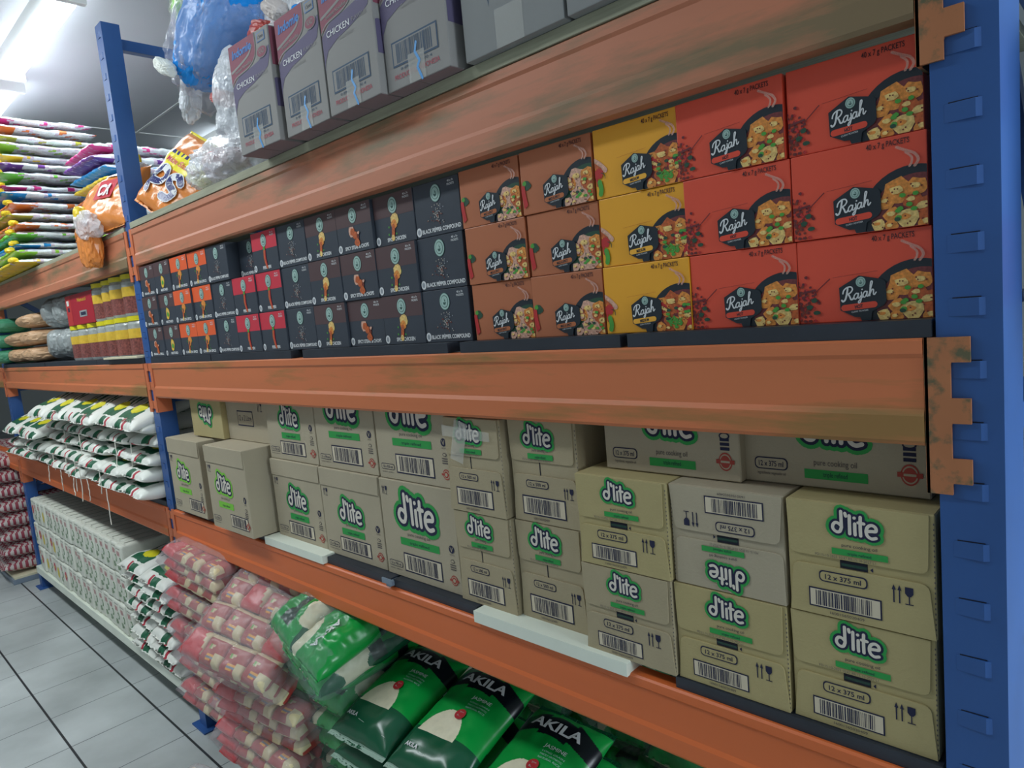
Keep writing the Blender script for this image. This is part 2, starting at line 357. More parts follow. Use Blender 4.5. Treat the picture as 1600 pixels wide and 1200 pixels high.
for i, (z, h, m) in enumerate(LV):
    beam(XL+.0675, X0, z, h, m, '%s orange steel shelf beam %s' % (DS[i].replace('orange', 'worn'), UP[i]))
    beam(XK+.0675, XL, z, h, m, '%s orange steel shelf beam %s' % (DS[i].replace('orange', 'worn'), UPL[i]), cm='bracket_orange')
    tb = beam(XK-2.66, XK, z, h, m, 'far %s orange beam, %s of those left of the far left upright' % (NM[i], NM[i]), cm='bracket_orange')

def panel(x0, x1, top, mat, label, y0=0.0, th=.02, D=.9, fold=None, z0=None):
    t = thing('steel_decking', label, 'shelf panel', ((x0+x1)/2, y0, top-th), group='steel decking panels'); w = (x1-x0)/2
    link_mesh('deck', boxm('deck', (-w, 0.002, th-.004), (w, D-y0, th), mat, .001), t)
    lip = thl = th
    link_mesh('front_lip', boxm('front_lip', (-w, 0, 0 if z0 is None else z0-(top-th)), (w, .002, th), mat), t)
    for s in (-1, 1):
        a, b = sorted((s*w, s*(w-.002))); link_mesh('side_lip', boxm('side_lip', (a, .002, .0005), (b, D-y0, th-.004), mat), t)
    return t
T2 = 1.5565
for n, (a, b) in enumerate(((-2.655, -2.10), (-2.095, -1.565), (-1.50, -.90), (-.86, -.46), (-.445, -.004))):
    panel(a, b, T2, 'black_panel', 'black steel shelf panel under the spice boxes, %s of the five' % ('leftmost', 'second from the left', 'third from the left', 'second from the right', 'rightmost')[n], th=.022)
T1 = .966
panel(-2.655, -1.87, T1, 'black_panel', 'black shelf panel under the lime-logo oil cartons beside the middle upright', y0=.008)
panel(-1.865, -1.52, T1+.004, 'white_panel', 'short white shelf panel next to the protruding oil carton', y0=-.008, th=.024)
panel(-1.515, -1.215, T1, 'black_panel', 'black shelf panel right of the short white panel', y0=.006)
panel(-1.205, -.90, T1, 'black_panel', 'black shelf panel left of the long white panel', y0=.006)
panel(-.89, -.49, T1+.002, 'white_panel', 'long white shelf panel under the 500 ml oil cartons', y0=-.012, th=.026)
panel(-.40, -.004, T1, 'black_panel', 'black shelf panel under the rightmost oil cartons', y0=.004)
panel(-.485, -.405, T1-.001, 'black_panel', 'narrow dark panel between the long white panel and the rightmost black one', y0=.05, th=.018)
k = MB(); k.box((-.008, -.004, -.012), (.008, .03, .0), 'steel_edge'); k.box((-.02, -.008, -.004), (.02, -.004, .010), 'steel_edge')
tag(link_mesh('panel_clip', k.mesh('panel_clip', .001), None, (-1.21, -.004, .962)), 'small grey metal clip between two black panels on the bottom orange beam', 'clip')
o = boxm('edge_board', (-2.645, -.006, 2.0495), (-.003, .9, 2.0715), 'edge_board', .001)
tag(link_mesh('shelf_board', o), 'grey-green weathered board on top of the top beam, under the noodle cartons', 'shelf board')
for n, (a, b) in enumerate(((-5.385, -4.3), (-4.29, -3.35), (-3.345, -2.735))):
    panel(a, b, T2, 'black_panel', 'black shelf panel under the jars in the left bay, %s' % ('leftmost', 'the middle one', 'next to the upright')[n], th=.022)
    panel(a, b, T1, 'black_panel', 'black shelf panel under the white sacks in the left bay, %s' % ('leftmost', 'the middle one', 'next to the upright')[n], y0=.004)
tag(link_mesh('shelf_board', boxm('b', (-5.385, .0, 2.0495), (-2.735, .9, 2.068), 'edge_board', .001)), 'board on the left bay top beam, under the snack packs', 'shelf board')
tag(link_mesh('cream_strip', boxm('c', (-3.17, -.02, 1.5575), (-2.745, .028, 1.566), 'cream_panel', .001)), 'flat cream strip lying on the middle beam at the foot of the jars', 'strip')
# bottom shelves
def low_shelf(x0, x1, label, mat):
    t = thing('bottom_shelf', label, 'shelf', ((x0+x1)/2, 0, 0), group='bottom shelf decks'); w = (x1-x0)/2
    link_mesh('deck', boxm('deck', (-w, -.01, .155), (w, .93, .17), mat, .001), t)
    link_mesh('front_lip', boxm('front_lip', (-w, -.014, .122), (w, -.0101, .17), mat, .001), t)
    for x in (-w+.1, 0, w-.1): link_mesh('support_foot', boxm('support_foot', (x-.03, .25, .001), (x+.03, .6, .1545), 'blue_steel'), t)
low_shelf(-5.385, -2.735, 'white bottom shelf deck under the flour packs', 'white_panel')
low_shelf(-2.655, -.01, 'cream bottom shelf deck under the red noodle and green rice bales', 'cream_panel')
tag(link_mesh('blue_foot', boxm('blue_foot', (-.04, -.03, 0), (.04, .03, .05), 'blue_steel', .004), None, (-2.78, .075, .0065)), 'small blue block on the floor under the bottom shelf', 'block')

# ---------------------------------------------------------------- cartons and boxes
def blob(rnd, cx, cz, r, n=9, sq=1.0):
    a0 = rnd.random()*6; return [(cx+r*rnd.uniform(.75, 1.15)*math.cos(a0+2*PI*i/n), cz+sq*r*rnd.uniform(.75, 1.15)*math.sin(a0+2*PI*i/n)) for i in range(n)]
def emblem(a, cx, cz, rx, rz, l=2):
    a.ell('emblem_dark', cx, cz, rx*1.08, rz*1.08, l); a.ell('emblem', cx, cz, rx, rz, l+1); a.ell('emblem_dark', cx, cz, rx*.76, rz*.76, l+2); a.ell('emblem', cx, cz, rx*.68, rz*.68, l+3)
    a.poly('emblem_dark', [(cx-rx*.35, cz-rz*.1), (cx+rx*.35, cz-rz*.1), (cx+rx*.15, cz-rz*.4), (cx-rx*.15, cz-rz*.4)], l+4); a.poly('emblem_dark', [(cx, cz), (cx+rx*.25, cz), (cx, cz+rz*.4)], l+4)
SW, SH, SD = .1490, .1145, .115
def spice_arts(kind):
    rnd = random.Random(kind); w, h = SW, SH
    band = {'pepper': 'spice_black', 'chicken': 'spice_brown', 'steak': 'spice_brown', 'orange': 'spice_orange', 'red': 'spice_red', 'meat': 'spice_brown', 'yellow': 'spice_brown'}[kind]
    b = Art(); 
    if band != 'spice_black': b.rect(band, 0.0005, h*.56, w-.0005, h-.0003, 0)
    e = Art(); emblem(e, w*.5, h*.77, w*.105, h*.155)
    p = Art((0, 0, w, h)); cx, cz = w*.5, h*.36
    if kind == 'pepper':
        for i in range(70):
            r = abs(rnd.gauss(0, 1)); t = rnd.random()*6.28
            p.ell(rnd.choice(('food_speck', 'food_speck', 'dull_ink', 'food_d')), cx+r*w*.06*math.cos(t), cz+r*h*.09*math.sin(t), w*.007, w*.007, 2+i % 3, 6)
    elif kind in ('chicken', 'orange'):
        p.poly('food_c' if kind == 'chicken' else 'food_a', blob(rnd, cx+w*.02, cz+h*.08, w*.075, 10), 2); p.poly('food_a', blob(rnd, cx, cz+h*.02, w*.06, 10), 3)
        p.stroke('food_b', [(cx-w*.01, cz), (cx-w*.03, cz-h*.15)], w*.05, 4); p.ell('food_c', cx-w*.032, cz-h*.17, w*.03, w*.035, 5)
        if kind == 'orange': p.ell('spice_black', cx+w*.0, cz+h*.02, w*.018, w*.03, 6)
        for i in range(5): p.poly('food_green', blob(rnd, cx+rnd.uniform(-.12, .12)*w, cz+rnd.uniform(-.15, .1)*h, w*.014, 5), 1)
    elif kind in ('steak', 'meat'):
        for i, (dx, dz, r, m) in enumerate(((-.05, .06, .065, 'food_pale'), (-.03, .05, .05, 'food_b'), (.04, -.02, .06, 'food_d'), (.05, -.12, .055, 'food_b'), (.02, .0, .05, 'food_b'), (.09, .02, .02, 'food_pale'))):
            p.poly(m, blob(rnd, cx+dx*w, cz+dz*h, r*w, 9), 2+i)
    elif kind == 'red':
        p.stroke('food_b', smooth_line([(cx, cz+h*.14), (cx-w*.015, cz), (cx+w*.01, cz-h*.12), (cx+w*.03, cz-h*.19)]), w*.05, 2); p.stroke('food_red', smooth_line([(cx+w*.02, cz+h*.12), (cx+w*.01, cz), (cx+w*.03, cz-h*.15)]), w*.025, 3)
        p.poly('food_green', blob(rnd, cx, cz+h*.16, w*.03, 7), 4)
    elif kind == 'yellow':
        p.poly('jar_label', blob(rnd, cx, cz, w*.08, 10, 1.3), 2); p.poly('food_green', blob(rnd, cx, cz-h*.02, w*.045, 8), 3); p.poly('food_c', blob(rnd, cx+w*.02, cz+h*.06, w*.03, 8), 4)
    p.xf(lambda x, z: (cx+(x-cx)*1.45, cz+(z-cz)*1.35))
    t = Art(); 
    lab = {'pepper': ('BLACK PEPPER COMPOUND', .78, .53), 'chicken': ('SPICY CHICKEN', .43, .5), 'steak': ('SPICY STEAK & CHOPS', .62, .51), 'orange': ('CHICKEN SPICE', .62, .52), 'red': ('PERI PERI', .3, .5), 'meat': ('BRAAI & GRILL', .62, .54), 'yellow': ('MUSTARD', .4, .52)}[kind]
    t.text('white_ink', lab[0], w*(lab[2]+.03), h*.07, h*.075, 2, w=w*lab[1]*1.08, bold=.035)
    t.ell('white_ink', w*.065, h*.115, w*.058, h*.085, 2); t.ell('dull_ink', w*.065, h*.115, w*.03, h*.05, 3)
    t.text('white_ink', '40 x 7g', w*.84, h*.905, h*.04, 2, w=w*.13, bold=.02); t.text('white_ink', 'PACKETS', w*.84, h*.845, h*.04, 2, w=w*.15, bold=.02)
    return b, e, p, t
SPM = {}
def spice_box(kind, loc, label, group, dx=0, rz=0):
    if kind not in SPM:
        b, e, p, t = spice_arts(kind); k = MB(); k.box((0, 0, 0), (SW, SD, SH), 'spice_black'); k2 = k.mesh('box_body', .0012, 1)
        em = Art(); em.rect('spice_edge', .0004, .002, .0022, SH-.002, 0)
        SPM[kind] = (k2, b.mesh('colour_band') if b.p else None, e.mesh('emblem'), p.mesh('food_picture'), t.mesh('lettering'))
    t = thing('spice_box', label, 'box', loc, (0, 0, rz), group)
    for n, me in zip(('box_body', 'colour_band', 'emblem', 'food_picture', 'lettering'), SPM[kind]):
        if me: link_mesh(n, me, t)
    return t
rj = random.Random(5)
kinds = ['meat', 'yellow', 'orange', 'orange', 'pepper', 'red', 'red', 'pepper', 'chicken', 'steak', 'chicken', 'pepper']
edges = [[-2.652, -2.578, -2.42, -2.253, -2.095, -1.95, -1.792, -1.642, -1.475, -1.322, -1.166, -1.01],
         [-2.654, -2.601, -2.43, -2.270, -2.097, -1.96, -1.812, -1.654, -1.495, -1.325, -1.168, -1.008],
         [-2.655, -2.606, -2.445, -2.298, -2.131, -1.956, -1.812, -1.653, -1.496, -1.331, -1.172, -1.014]]
KW = {'meat': 'black box picturing red meat', 'yellow': 'black box with yellow-green picture', 'orange': 'orange-banded black spice box', 'pepper': 'black pepper spice box',
      'red': 'red-banded black spice box', 'chicken': 'spicy chicken box', 'steak': 'spicy steak and chops box'}
CW = ['at the far left against the upright', 'second column from the left upright', 'left one of the two orange columns', 'right one of the two orange columns', 'between the orange and red columns',
      'left one of the two red columns', 'right one of the two red columns', 'just right of the red columns', 'left of the steak and chops column', 'its only steak and chops column', 'between the steak column and the last pepper column', 'beside the brown curry boxes']
RW = ['bottom row', 'middle row', 'top row']
for r in range(3):
    for c in range(12):
        x = -.8525-.15*(12-c)+(0, -.002, .001)[r]+rj.uniform(-.0004, .0004); y = .002+.0028*c+rj.uniform(-.003, .003)
        if c == 0: x += .002
        if r == 2 and c == 5:
            spice_box('pepper', (x, .05, T2+SH*2+.0016), 'shadowed black spice box pushed back in the top row, left of the red-banded one', 'black spice boxes'); continue
        spice_box(kinds[c], (x, y, T2+SH*r+.0008*r), '%s, %s, %s' % (KW[kinds[c]], RW[r], CW[c]), 'black spice boxes')

RW_, RH, RD = .165, .1145, .12
def rajah(kind):
    w, h = RW_, RH; rnd = random.Random(kind)
    sc = Art((.0006, .0006, w-.0006, h-.0006)); f = Art((.0006, .0006, w-.0006, h-.0006))
    # pan of food on the right
    cx, cz, R = w*.90, h*.17, h*.49
    f.ell('raj_dark', cx, cz, R*1.05, R, 1, 40); f.ell('food_stew' if kind != 'brown' else 'food_dkgreen', cx+.004, cz-.004, R*.93, R*.88, 2, 40)
    pal = {'red': ['food_a', 'food_a', 'food_b', 'food_c'], 'yellow': ['food_b', 'food_a', 'food_red', 'food_a'], 'brown': ['food_pale', 'food_a', 'food_b', 'food_pale']}[kind]
    pos = [(.80, .40, .17), (.93, .42, .12), (.98, .20, .15), (.86, .10, .13), (.76, .15, .10), (.72, .30, .09), (.9, .28, .1), (.66, .06, .08), (.75, .03, .08), (1.0, .03, .1)]
    if kind != 'red': pos = pos+[(rnd.uniform(.66, 1), rnd.uniform(.02, .42), rnd.uniform(.05, .09)) for i in range(10)]
    for i, (px, pz, r) in enumerate(pos):
        m = pal[i % 4]; f.poly(m, blob(rnd, px*w, pz*h, r*h, 11, .9), 3+(i % 4)); f.poly('food_c' if m != 'food_c' else 'food_a', blob(rnd, px*w-.002, pz*h+.002, r*h*.45, 8, .6), 7)
        for j in range(3): f.poly('food_d', blob(rnd, (px+rnd.uniform(-.04, .04))*w, (pz+rnd.uniform(-.06, .06))*h, .0012, 5), 8)
    for i in range(9 if kind != 'yellow' else 16): f.poly(rnd.choice(('food_green', 'food_dkgreen', 'food_green')), blob(rnd, w*rnd.uniform(.72, .98), h*rnd.uniform(.05, .36), h*.035, 7, .7), 9)
    if kind == 'yellow':
        for i in range(14):
            x = w*.82+rnd.uniform(-.01, .014); z = h*.12+rnd.uniform(-.006, .006); f.stroke('food_green', [(x, z), (x+rnd.uniform(-.012, .012), z+rnd.uniform(0, .014))], .0016, 10, 5)
    # steam
    f.stroke('steam', smooth_line([(w*.80, h*.87), (w*.86, h*.82), (w*.92, h*.77), (w*.945, h*.70), (w*.92, h*.64)], 6), .0036, 11, 6); f.stroke('steam', smooth_line([(w*.86, h*.80), (w*.90, h*.74), (w*.90, h*.68), (w*.885, h*.645)], 6), .003, 11, 6)
    # scatter on the left
    if kind == 'red':
        for i in range(80): sc.poly(rnd.choice(('food_dust', 'food_dust', 'food_red', 'food_d')), blob(rnd, w*abs(rnd.gauss(.05, .045)), h*min(.56, max(.03, rnd.gauss(.28, .15))), .0022, 6), 2+i % 3)
        sc.stroke('food_dust', [(w*.14, h*.37), (w*.26, h*.52)], .0013, 5); sc.stroke('food_dust', [(w*.05, h*.38), (w*.14, h*.4)], .003, 5)
        for q in ((.13, .28), (.15, .13), (.09, .2)): sc.poly('food_dkgreen', blob(rnd, w*q[0], h*q[1], .005, 8, .7), 6)
    elif kind == 'yellow':
        sc.stroke('food_pale', smooth_line([(0, h*.56), (w*.06, h*.50), (w*.13, h*.40)]), .009, 2); sc.stroke('food_b', [(0, h*.5), (w*.07, h*.42)], .007, 3)
        sc.poly('food_red', blob(rnd, w*.045, h*.36, .010, 9), 4); sc.stroke('food_dkgreen', smooth_line([(w*.08, h*.37), (w*.12, h*.34), (w*.125, h*.28)]), .0012, 5); sc.stroke('food_red', [(w*.02, h*.3), (w*.03, h*.2)], .004, 4)
        sc.stroke('food_green', smooth_line([(w*.055, h*.24), (w*.07, h*.14), (w*.06, h*.07)]), .009, 5)
    else:
        sc.poly('food_dkgreen', blob(rnd, w*.08, h*.46, .009, 9), 2); sc.poly('food_green', blob(rnd, w*.055, h*.5, .005, 8), 3); sc.poly('food_dkgreen', blob(rnd, w*.12, h*.45, .005, 8), 3)
        for q in (0, .02, .035): sc.stroke('food_red', smooth_line([(w*(.01+q), h*.45), (w*(.02+q), h*.3), (w*(.04+q), h*(.12+q))]), .0042, 4)
    # badge
    g = Art((.0006, .0006, w-.0006, h-.0006)); bx = w*.45
    bx = w*.505
    hexp = [(bx-.0285, h*.405), (bx-.003, h*.53), (bx+.026, h*.465), (bx+.029, h*.43), (bx+.0295, h*.22), (bx+.026, h*.17), (bx+.012, h*.11), (bx+.010, 0), (bx-.001, 0), (bx-.003, h*.05), (bx-.010, h*.055), (bx-.0275, h*.14)]
    g.poly('raj_dark', hexp, 12); emblem(g, bx-.001, h*.455, .0060, .0066, 13)
    pill = {'red': 'raj_pill_red', 'yellow': 'raj_pill_yellow', 'brown': 'raj_pill_brown'}[kind]
    g.stroke(pill, [(bx-.0225, h*.165), (bx+.0145, h*.188)], .0082, 13, 12)
    g.text('raj_dark', {'red': 'HOT', 'yellow': 'MEDIUM', 'brown': 'MILD & SPICY'}[kind], bx-.004, h*.155, h*.04, 14, w={'red': .010, 'yellow': .017, 'brown': .026}[kind], rot=.10, bold=.03)
    g.text('white_ink', 'CURRY POWDER', bx-.003, h*.11, h*.02, 14, w=.021, rot=.09)
    u = .0205; ox, oz = bx-.0225, h*.235
    def T(p): x, z = p; X = x*u+z*u*.16; Z = z*u*.88; return (ox+X*.98-Z*.13, oz+X*.16+Z)
    Ls = [([(-.08, .62), (-.02, .85), (.18, 1.0), (.42, .98), (.52, .78), (.40, .58), (.2, .5)], .085), ([(.22, .92), (.16, .5), (.08, .16), (-.06, .05), (-.14, .16)], .11), ([(.26, .5), (.36, .3), (.44, .08), (.56, .08), (.6, .16)], .10),
          ([(.88, .36), (.78, .44), (.64, .3), (.64, .1), (.74, .04), (.86, .2), (.9, .4), (.88, .1), (.98, .06), (1.04, .18)], .075),
          ([(1.08, .44), (1.1, .1), (1.04, -.22), (.94, -.3), (.92, -.18), (1.1, .02), (1.2, .12)], .075), ([(1.12, .62), (1.125, .63)], .09),
          ([(1.42, .36), (1.32, .44), (1.2, .3), (1.2, .1), (1.3, .04), (1.4, .2), (1.44, .4), (1.42, .1), (1.5, .06), (1.56, .2)], .075),
          ([(1.54, .1), (1.66, .6), (1.74, .98), (1.66, 1.04), (1.62, .8), (1.60, .05)], .075), ([(1.62, .2), (1.72, .44), (1.82, .42), (1.82, .14), (1.88, .06), (1.98, .2)], .075)]
    for pts, wd in Ls: g.stroke('white_ink', [T(q) for q in smooth_line(pts, 4)], wd*u*1.05, 15, 8)
    t = Art(); t.text('dark_ink', '40 x 7 g PACKETS', w*.735, h*.90, h*.062, 2, w=w*.30, bold=.015)
    t.stroke('food_dust' if kind == 'red' else ('food_b' if kind == 'yellow' else 'raj_pill_brown'), [(w*.28, h*.53), (w*.62, h*.565)], .0003, 1, 4)
    body = {'red': 'raj_red', 'yellow': 'raj_yellow', 'brown': 'raj_brown'}[kind]
    k = MB(); k.box((0, 0, 0), (w, RD, h), body)
    return (k.mesh('box_body', .0014, 2), f.mesh('food_picture', step=.00022), sc.mesh('spice_picture'), g.mesh('logo_badge', step=.00022), t.mesh('lettering'))
RJ = {k: rajah(k) for k in ('red', 'yellow', 'brown')}
cols = [('brown', [-.840, -.842, -.846], 'left brown column'), ('brown', [-.672, -.671, -.675], 'right brown column'), ('yellow', [-.504, -.503, -.505], 'yellow column'), ('red', [-.338, -.341, -.346], 'left red column'), ('red', [-.176, -.178, -.182], 'red column beside the blue upright')]
NAMEK = {'brown': 'mild and spicy curry powder box', 'yellow': 'yellow medium curry powder box', 'red': 'red hot curry powder box'}
for kd, xs, wh in cols:
    for r in range(3):
        if kd == 'red' and 'beside' in wh: xs = [-.1725, -.1745, -.1775]
        t = thing('curry_powder_box', '%s, %s of the %s' % (NAMEK[kd], ('bottom', 'middle', 'top')[r], wh), 'box', (xs[r], .030+rj.uniform(-.002, .002), T2+(RH+.0008)*r), (0, 0, rj.uniform(-.006, .006)), 'curry powder boxes')
        for n, me in zip(('box_body', 'food_picture', 'spice_picture', 'logo_badge', 'lettering'), RJ[kd]): link_mesh(n, me, t)

# cooking oil cartons
def dlite(a, cx, cz, w, green='logo_green', l=2, flip=False):
    u = w/2.62; s = -1 if flip else 1
    def T(p): x = (p[0]-1.17)*u; z = (p[1]-.5)*u*1.08; return (cx+s*(x+z*.05), cz+s*(z-x*.06))
    dd = [[(.45, 1.12), (.47, .8), (.5, .3)], [(.5, .3), (.42, .08), (.24, .04), (.08, .16), (.06, .34), (.18, .5), (.36, .48), (.5, .36)], [(.66, 1.06), (.70, .92)], [(.88, .98), (.90, .5), (.92, .06)], [(1.16, .62), (1.17, .3), (1.19, .06)], [(1.12, .9), (1.13, .91)],
          [(1.42, 1.0), (1.43, .5), (1.46, .06)], [(1.32, .7), (1.46, .70), (1.6, .70)], [(1.78, .36), (1.98, .40), (2.18, .44), (2.16, .62), (1.98, .70), (1.8, .6), (1.72, .38), (1.78, .14), (1.98, .03), (2.2, .1)]]
    for pts in dd:
        q = [T(p) for p in (smooth_line(pts, 4) if len(pts) > 2 else pts)]
        a.stroke(green, q, .74*u, l, 12); a.stroke('ink', q, .42*u, l+1, 10); a.stroke('logo_white', q, .17*u, l+2, 8)
    a.poly(green, [T(p) for p in ((.2, .2), (2.1, .2), (2.0, .75), (.5, .9))], l)
def pill(a, body, cx, cz, w, h, l=2, rot=0, th=.0018, pale='card', s=1):
    a.rrect('ink', cx-w/2, cz-h/2, cx+w/2, cz+h/2, h*.35, l); a.rrect(pale, cx-w/2+th, cz-h/2+th, cx+w/2-th, cz+h/2-th, h*.3, l+1)
    a.text('ink', body, cx, cz-h*.22, h*.44, l+2, w=w*.74, bold=.015)
def arrows(a, x, z, w, h, l=2):
    for i in (0, 1):
        X = x+i*w*.28; a.rect('ink', X-w*.035, z, X+w*.035, z+h*.8, l); a.poly('ink', [(X-w*.1, z+h*.7), (X+w*.1, z+h*.7), (X, z+h)], l)
    X = x+w*.75; a.poly('ink', [(X-w*.2, z+h*.95), (X+w*.2, z+h*.95), (X+w*.2, z+h*.6), (X+w*.08, z+h*.45), (X-w*.08, z+h*.45), (X-w*.2, z+h*.6)], l)
    a.rect('ink', X-w*.03, z+h*.05, X+w*.03, z+h*.45, l); a.rect('ink', X-w*.2, z, X+w*.2, z+h*.05, l)
def flap_poly(x0, x1, z0, z1, r, top=True, taper=0):
    if top: pts = [(x0, z1), (x0+taper, z0+r)]; pts += [(x0+taper+r-r*math.cos(math.radians(a)), z0+r-r*math.sin(math.radians(a))) for a in (30, 60, 90)]; pts += [(x1-taper-r+r*math.sin(math.radians(a)), z0+r-r*math.cos(math.radians(a))) for a in (0, 30, 60, 90)]; pts += [(x1, z1)]
    else: pts = [(x0, z0), (x1, z0), (x1-taper, z1-r)]; pts += [(x1-taper-r+r*math.cos(math.radians(a)), z1-r+r*math.sin(math.radians(a))) for a in (30, 60, 90)]; pts += [(x0+taper+r-r*math.sin(math.radians(a)), z1-r+r*math.cos(math.radians(a))) for a in (0, 30, 60, 90)]
    return pts
def flip_art(w, h):
    return lambda x, z: (w-x, h-z)
FT = .0028
OIL = {}
def oil_type(ty, card='card', green='logo_green'):
    key = (ty, card, green)
    if key in OIL: return OIL[key]
    parts = []; logo = Art(); bar = Art(); let = Art(); off = FT
    if ty in ('375', '375flip', '500', '500b'):
        w, h = (.1895, .1695) if ty.startswith('375') else (.176, .2125)
        D = .26; k = MB(); k.box((0, FT, 0), (w, D, h), card); body = k.mesh('carton_body', .0015, 1)
        if ty.startswith('375'): zu, zl = h*.525, h*.445
        else: zu, zl = h*.60, h*.47
        k = MB(); k.prism_y(flap_poly(.0005, w-.006, zu, h-.0008, .010, True, .002), 0, FT-.0003, card); fu = k.mesh('flap', .0004, 1)
        k = MB(); k.prism_y(flap_poly(.0005, w-.0005, .0008, zl, .010, False, .006), -.0004, FT-.0003, card); fl = k.mesh('flap', .0004, 1)
        lz = h*(.835 if ty.startswith('375') else .85); lx = w*(.50 if ty != '500b' else .5)
        if ty == '500': lx = w*.46
        dlite(logo, lx, lz, w*(.36 if ty.startswith('375') else .47), green)
        tz = h*(.645 if ty.startswith('375') else .705)
        let.text('ink', 'pure cooking oil', lx+.004, tz, h*.028, 2, w=w*.24)
        let.rect(green, lx-w*.17, tz-h*.075, lx+w*.21, tz-h*.022, 2); let.text('ink', 'triple refined', lx+.004, tz-h*.065, h*.026, 3, w=w*.16)
        q = 'PD:15-10-2025 10:47 BB:15-10-2027 L1'
        let.text('ink_grey', q, w*.42, zu+h*.012, h*.022, 4, w=w*.42)
        pill(let, '12 x 375 ml' if ty.startswith('375') else '12 x 500 ml', w*.40, zl-h*.085, w*.34, h*(.098 if ty.startswith('375') else .075), pale=card)
        b0, b1 = (.075, .245) if ty.startswith('375') else (.075, .265)
        bar.barcode(w*.15, h*b0, w*(.66 if ty.startswith('375') else .80), h*b1, 2, seed=11)
        let.text('ink_grey', '16001565020409', w*.42, h*(b0-.042), h*.024, 2, w=w*.24)
        arrows(let, w*(.74 if ty.startswith('375') else .80), zl-h*.19, w*.13, h*.15 if ty.startswith('375') else h*.11)
        if ty.startswith('375'):
            hole = Art(); hole.rect('slot_dark', w*.38, zl+.001, w*.57, zu-.001, 1); hole.rect('bottle_green', w*.39, zl+h*.025, w*.565, zl+h*.05, 2); hole.poly('ink', [(w*.585, zl+h*.03), (w*.605, zl+h*.05), (w*.605, zl+h*.01)], 1)
            hm = hole.mesh('hand_hole', lambda x, z, d: (x, FT-d, z))
        else:
            hole = Art(); hole.rect('slot_dark', w*.44, zl, w*.455, zu, 1); hm = hole.mesh('hand_hole', lambda x, z, d: (x, FT-d, z))
        st = Art(); 
        for i in range(22): z = h*(.04+.92*i/22); st.rect('ink_grey', w-.0022, z, w-.0006, z+h*.016, 0)
        sm = st.mesh('perforation', lambda x, z, d: (x, FT-d, z))
        parts = [('carton_body', body), ('flap', fu), ('flap', fl), ('hand_hole', hm), ('perforation', sm)]
        fn = lambda x, z, d: (x, -.0004-d, z)
    else:
        w, h, D = {'tall': (.288, .2525, .3), 'tallflap': (.288, .2525, .3), 'lime': (.292, .284, .3), '375side': (.262, .170, .19), '2litre': (.30, .26, .3), '2litreflip': (.262, .26, .3)}[ty]
        k = MB(); k.box((0, 0, 0), (w, D, h), card); body = k.mesh('carton_body', .0018, 1); parts = [('carton_body', body)]
        if ty in ('tallflap', 'lime'):
            k = MB(); k.prism_y([(.002, h*.80), (w-.004, h*.80), (w-.001, h-.001), (.0005, h-.001)], -.0028, 0, card); parts.append(('flap', k.mesh('flap', .0004, 1)))
        if ty in ('tall', 'tallflap', 'lime'):
            dz = 0 if ty == 'tall' else -.10
            lw = {'tall': .56, 'tallflap': .42, 'lime': .42}[ty]; lx = w*(.5 if ty != 'lime' else .42); lz = h*(.70 if ty == 'tall' else .54)
            if ty == 'lime': lz = h*.56
            dlite(logo, lx, lz, w*lw, green)
            tz = h*(.455 if ty == 'tall' else .375)
            let.text('ink_grey', 'pure cooking oil', lx, tz, h*.035, 2, w=w*.30 if ty == 'tall' else w*.22)
            bw = .26 if ty == 'tall' else .19
            let.rect(green, lx-w*bw, tz-h*.105, lx+w*bw, tz-h*.03, 2); let.text('ink', 'triple refined', lx, tz-h*.085, h*.03, 3, w=w*bw)
            if ty == 'lime': bar.barcode(w*.50, h*.07, w*.93, h*.22, 2, seed=7)
            else: bar.barcode(w*.26, h*.075, w*.77, h*(.27 if ty == 'tall' else .24), 2, seed=7)
            pill(let, '12 x 750 ml', w*.135, h*.125, w*.19, h*.06, th=.0014, pale=card); let.text('ink_grey', 'ingredients: vegetable oil', w*.13, h*.065, h*.014, 2, w=w*.17)
            arrows(let, w*.05, h*(.84 if ty == 'tall' else .68), w*.07, h*.09)
            x = w*.915
            let.ell('ink', x, h*.43, w*.033, h*.038, 2); let.stroke(card, [(x-.004, h*.45), (x, h*.41), (x+.004, h*.45)], .0018, 4); let.text('ink_grey', 'VEGAN', x, h*.37, h*.014, 2, w=w*.06)
            for q in range(3): let.rect('ink_grey', x-w*.035, h*(.23+q*.022), x+w*.035, h*(.24+q*.022), 2)
            let.ell('ink_grey', x, h*.315, w*.024, h*.018, 2); let.ell(card, x, h*.315, w*.017, h*.012, 3)
            let.ell('ink_red', x, h*.13, w*.042, h*.05, 2); let.ell(card, x, h*.13, w*.034, h*.04, 3); let.ell('ink_red', x, h*.13, w*.027, h*.032, 4); let.ell(card, x, h*.13, w*.016, h*.018, 5); let.rect('ink_red', x-w*.055, h*.12, x+w*.055, h*.14, 4)
        elif ty == '375side':
            dlite(logo, w*.53, h*.53, w*.38, green); let.text('ink_grey', 'pure cooking oil', w*.53, h*.205, h*.055, 2, w=w*.23)
            let.rect(green, w*.36, h*.08, w*.70, h*.165, 2); let.text('ink', 'triple refined', w*.53, h*.105, h*.045, 3, w=w*.13)
            pill(let, '12 x 375 ml', w*.165, h*.185, w*.20, h*.115, pale=card); let.text('ink_grey', 'ingredients: vegetable oil', w*.165, h*.08, h*.03, 2, w=w*.17)
            arrows(let, w*.06, h*.60, w*.08, h*.14)
            x = w*.905; let.rect('ink_grey', x-w*.045, h*0.540, x+w*.045, h*0.580, 2)
            for q in range(3): let.rect('ink', x-w*.03, h*(.30+q*.045), x+w*.03, h*(.33+q*.045), 2)
            let.ell('ink', x, h*0.440, w*.035, h*.035, 2); let.ell(card, x, h*0.440, w*.026, h*.022, 3)
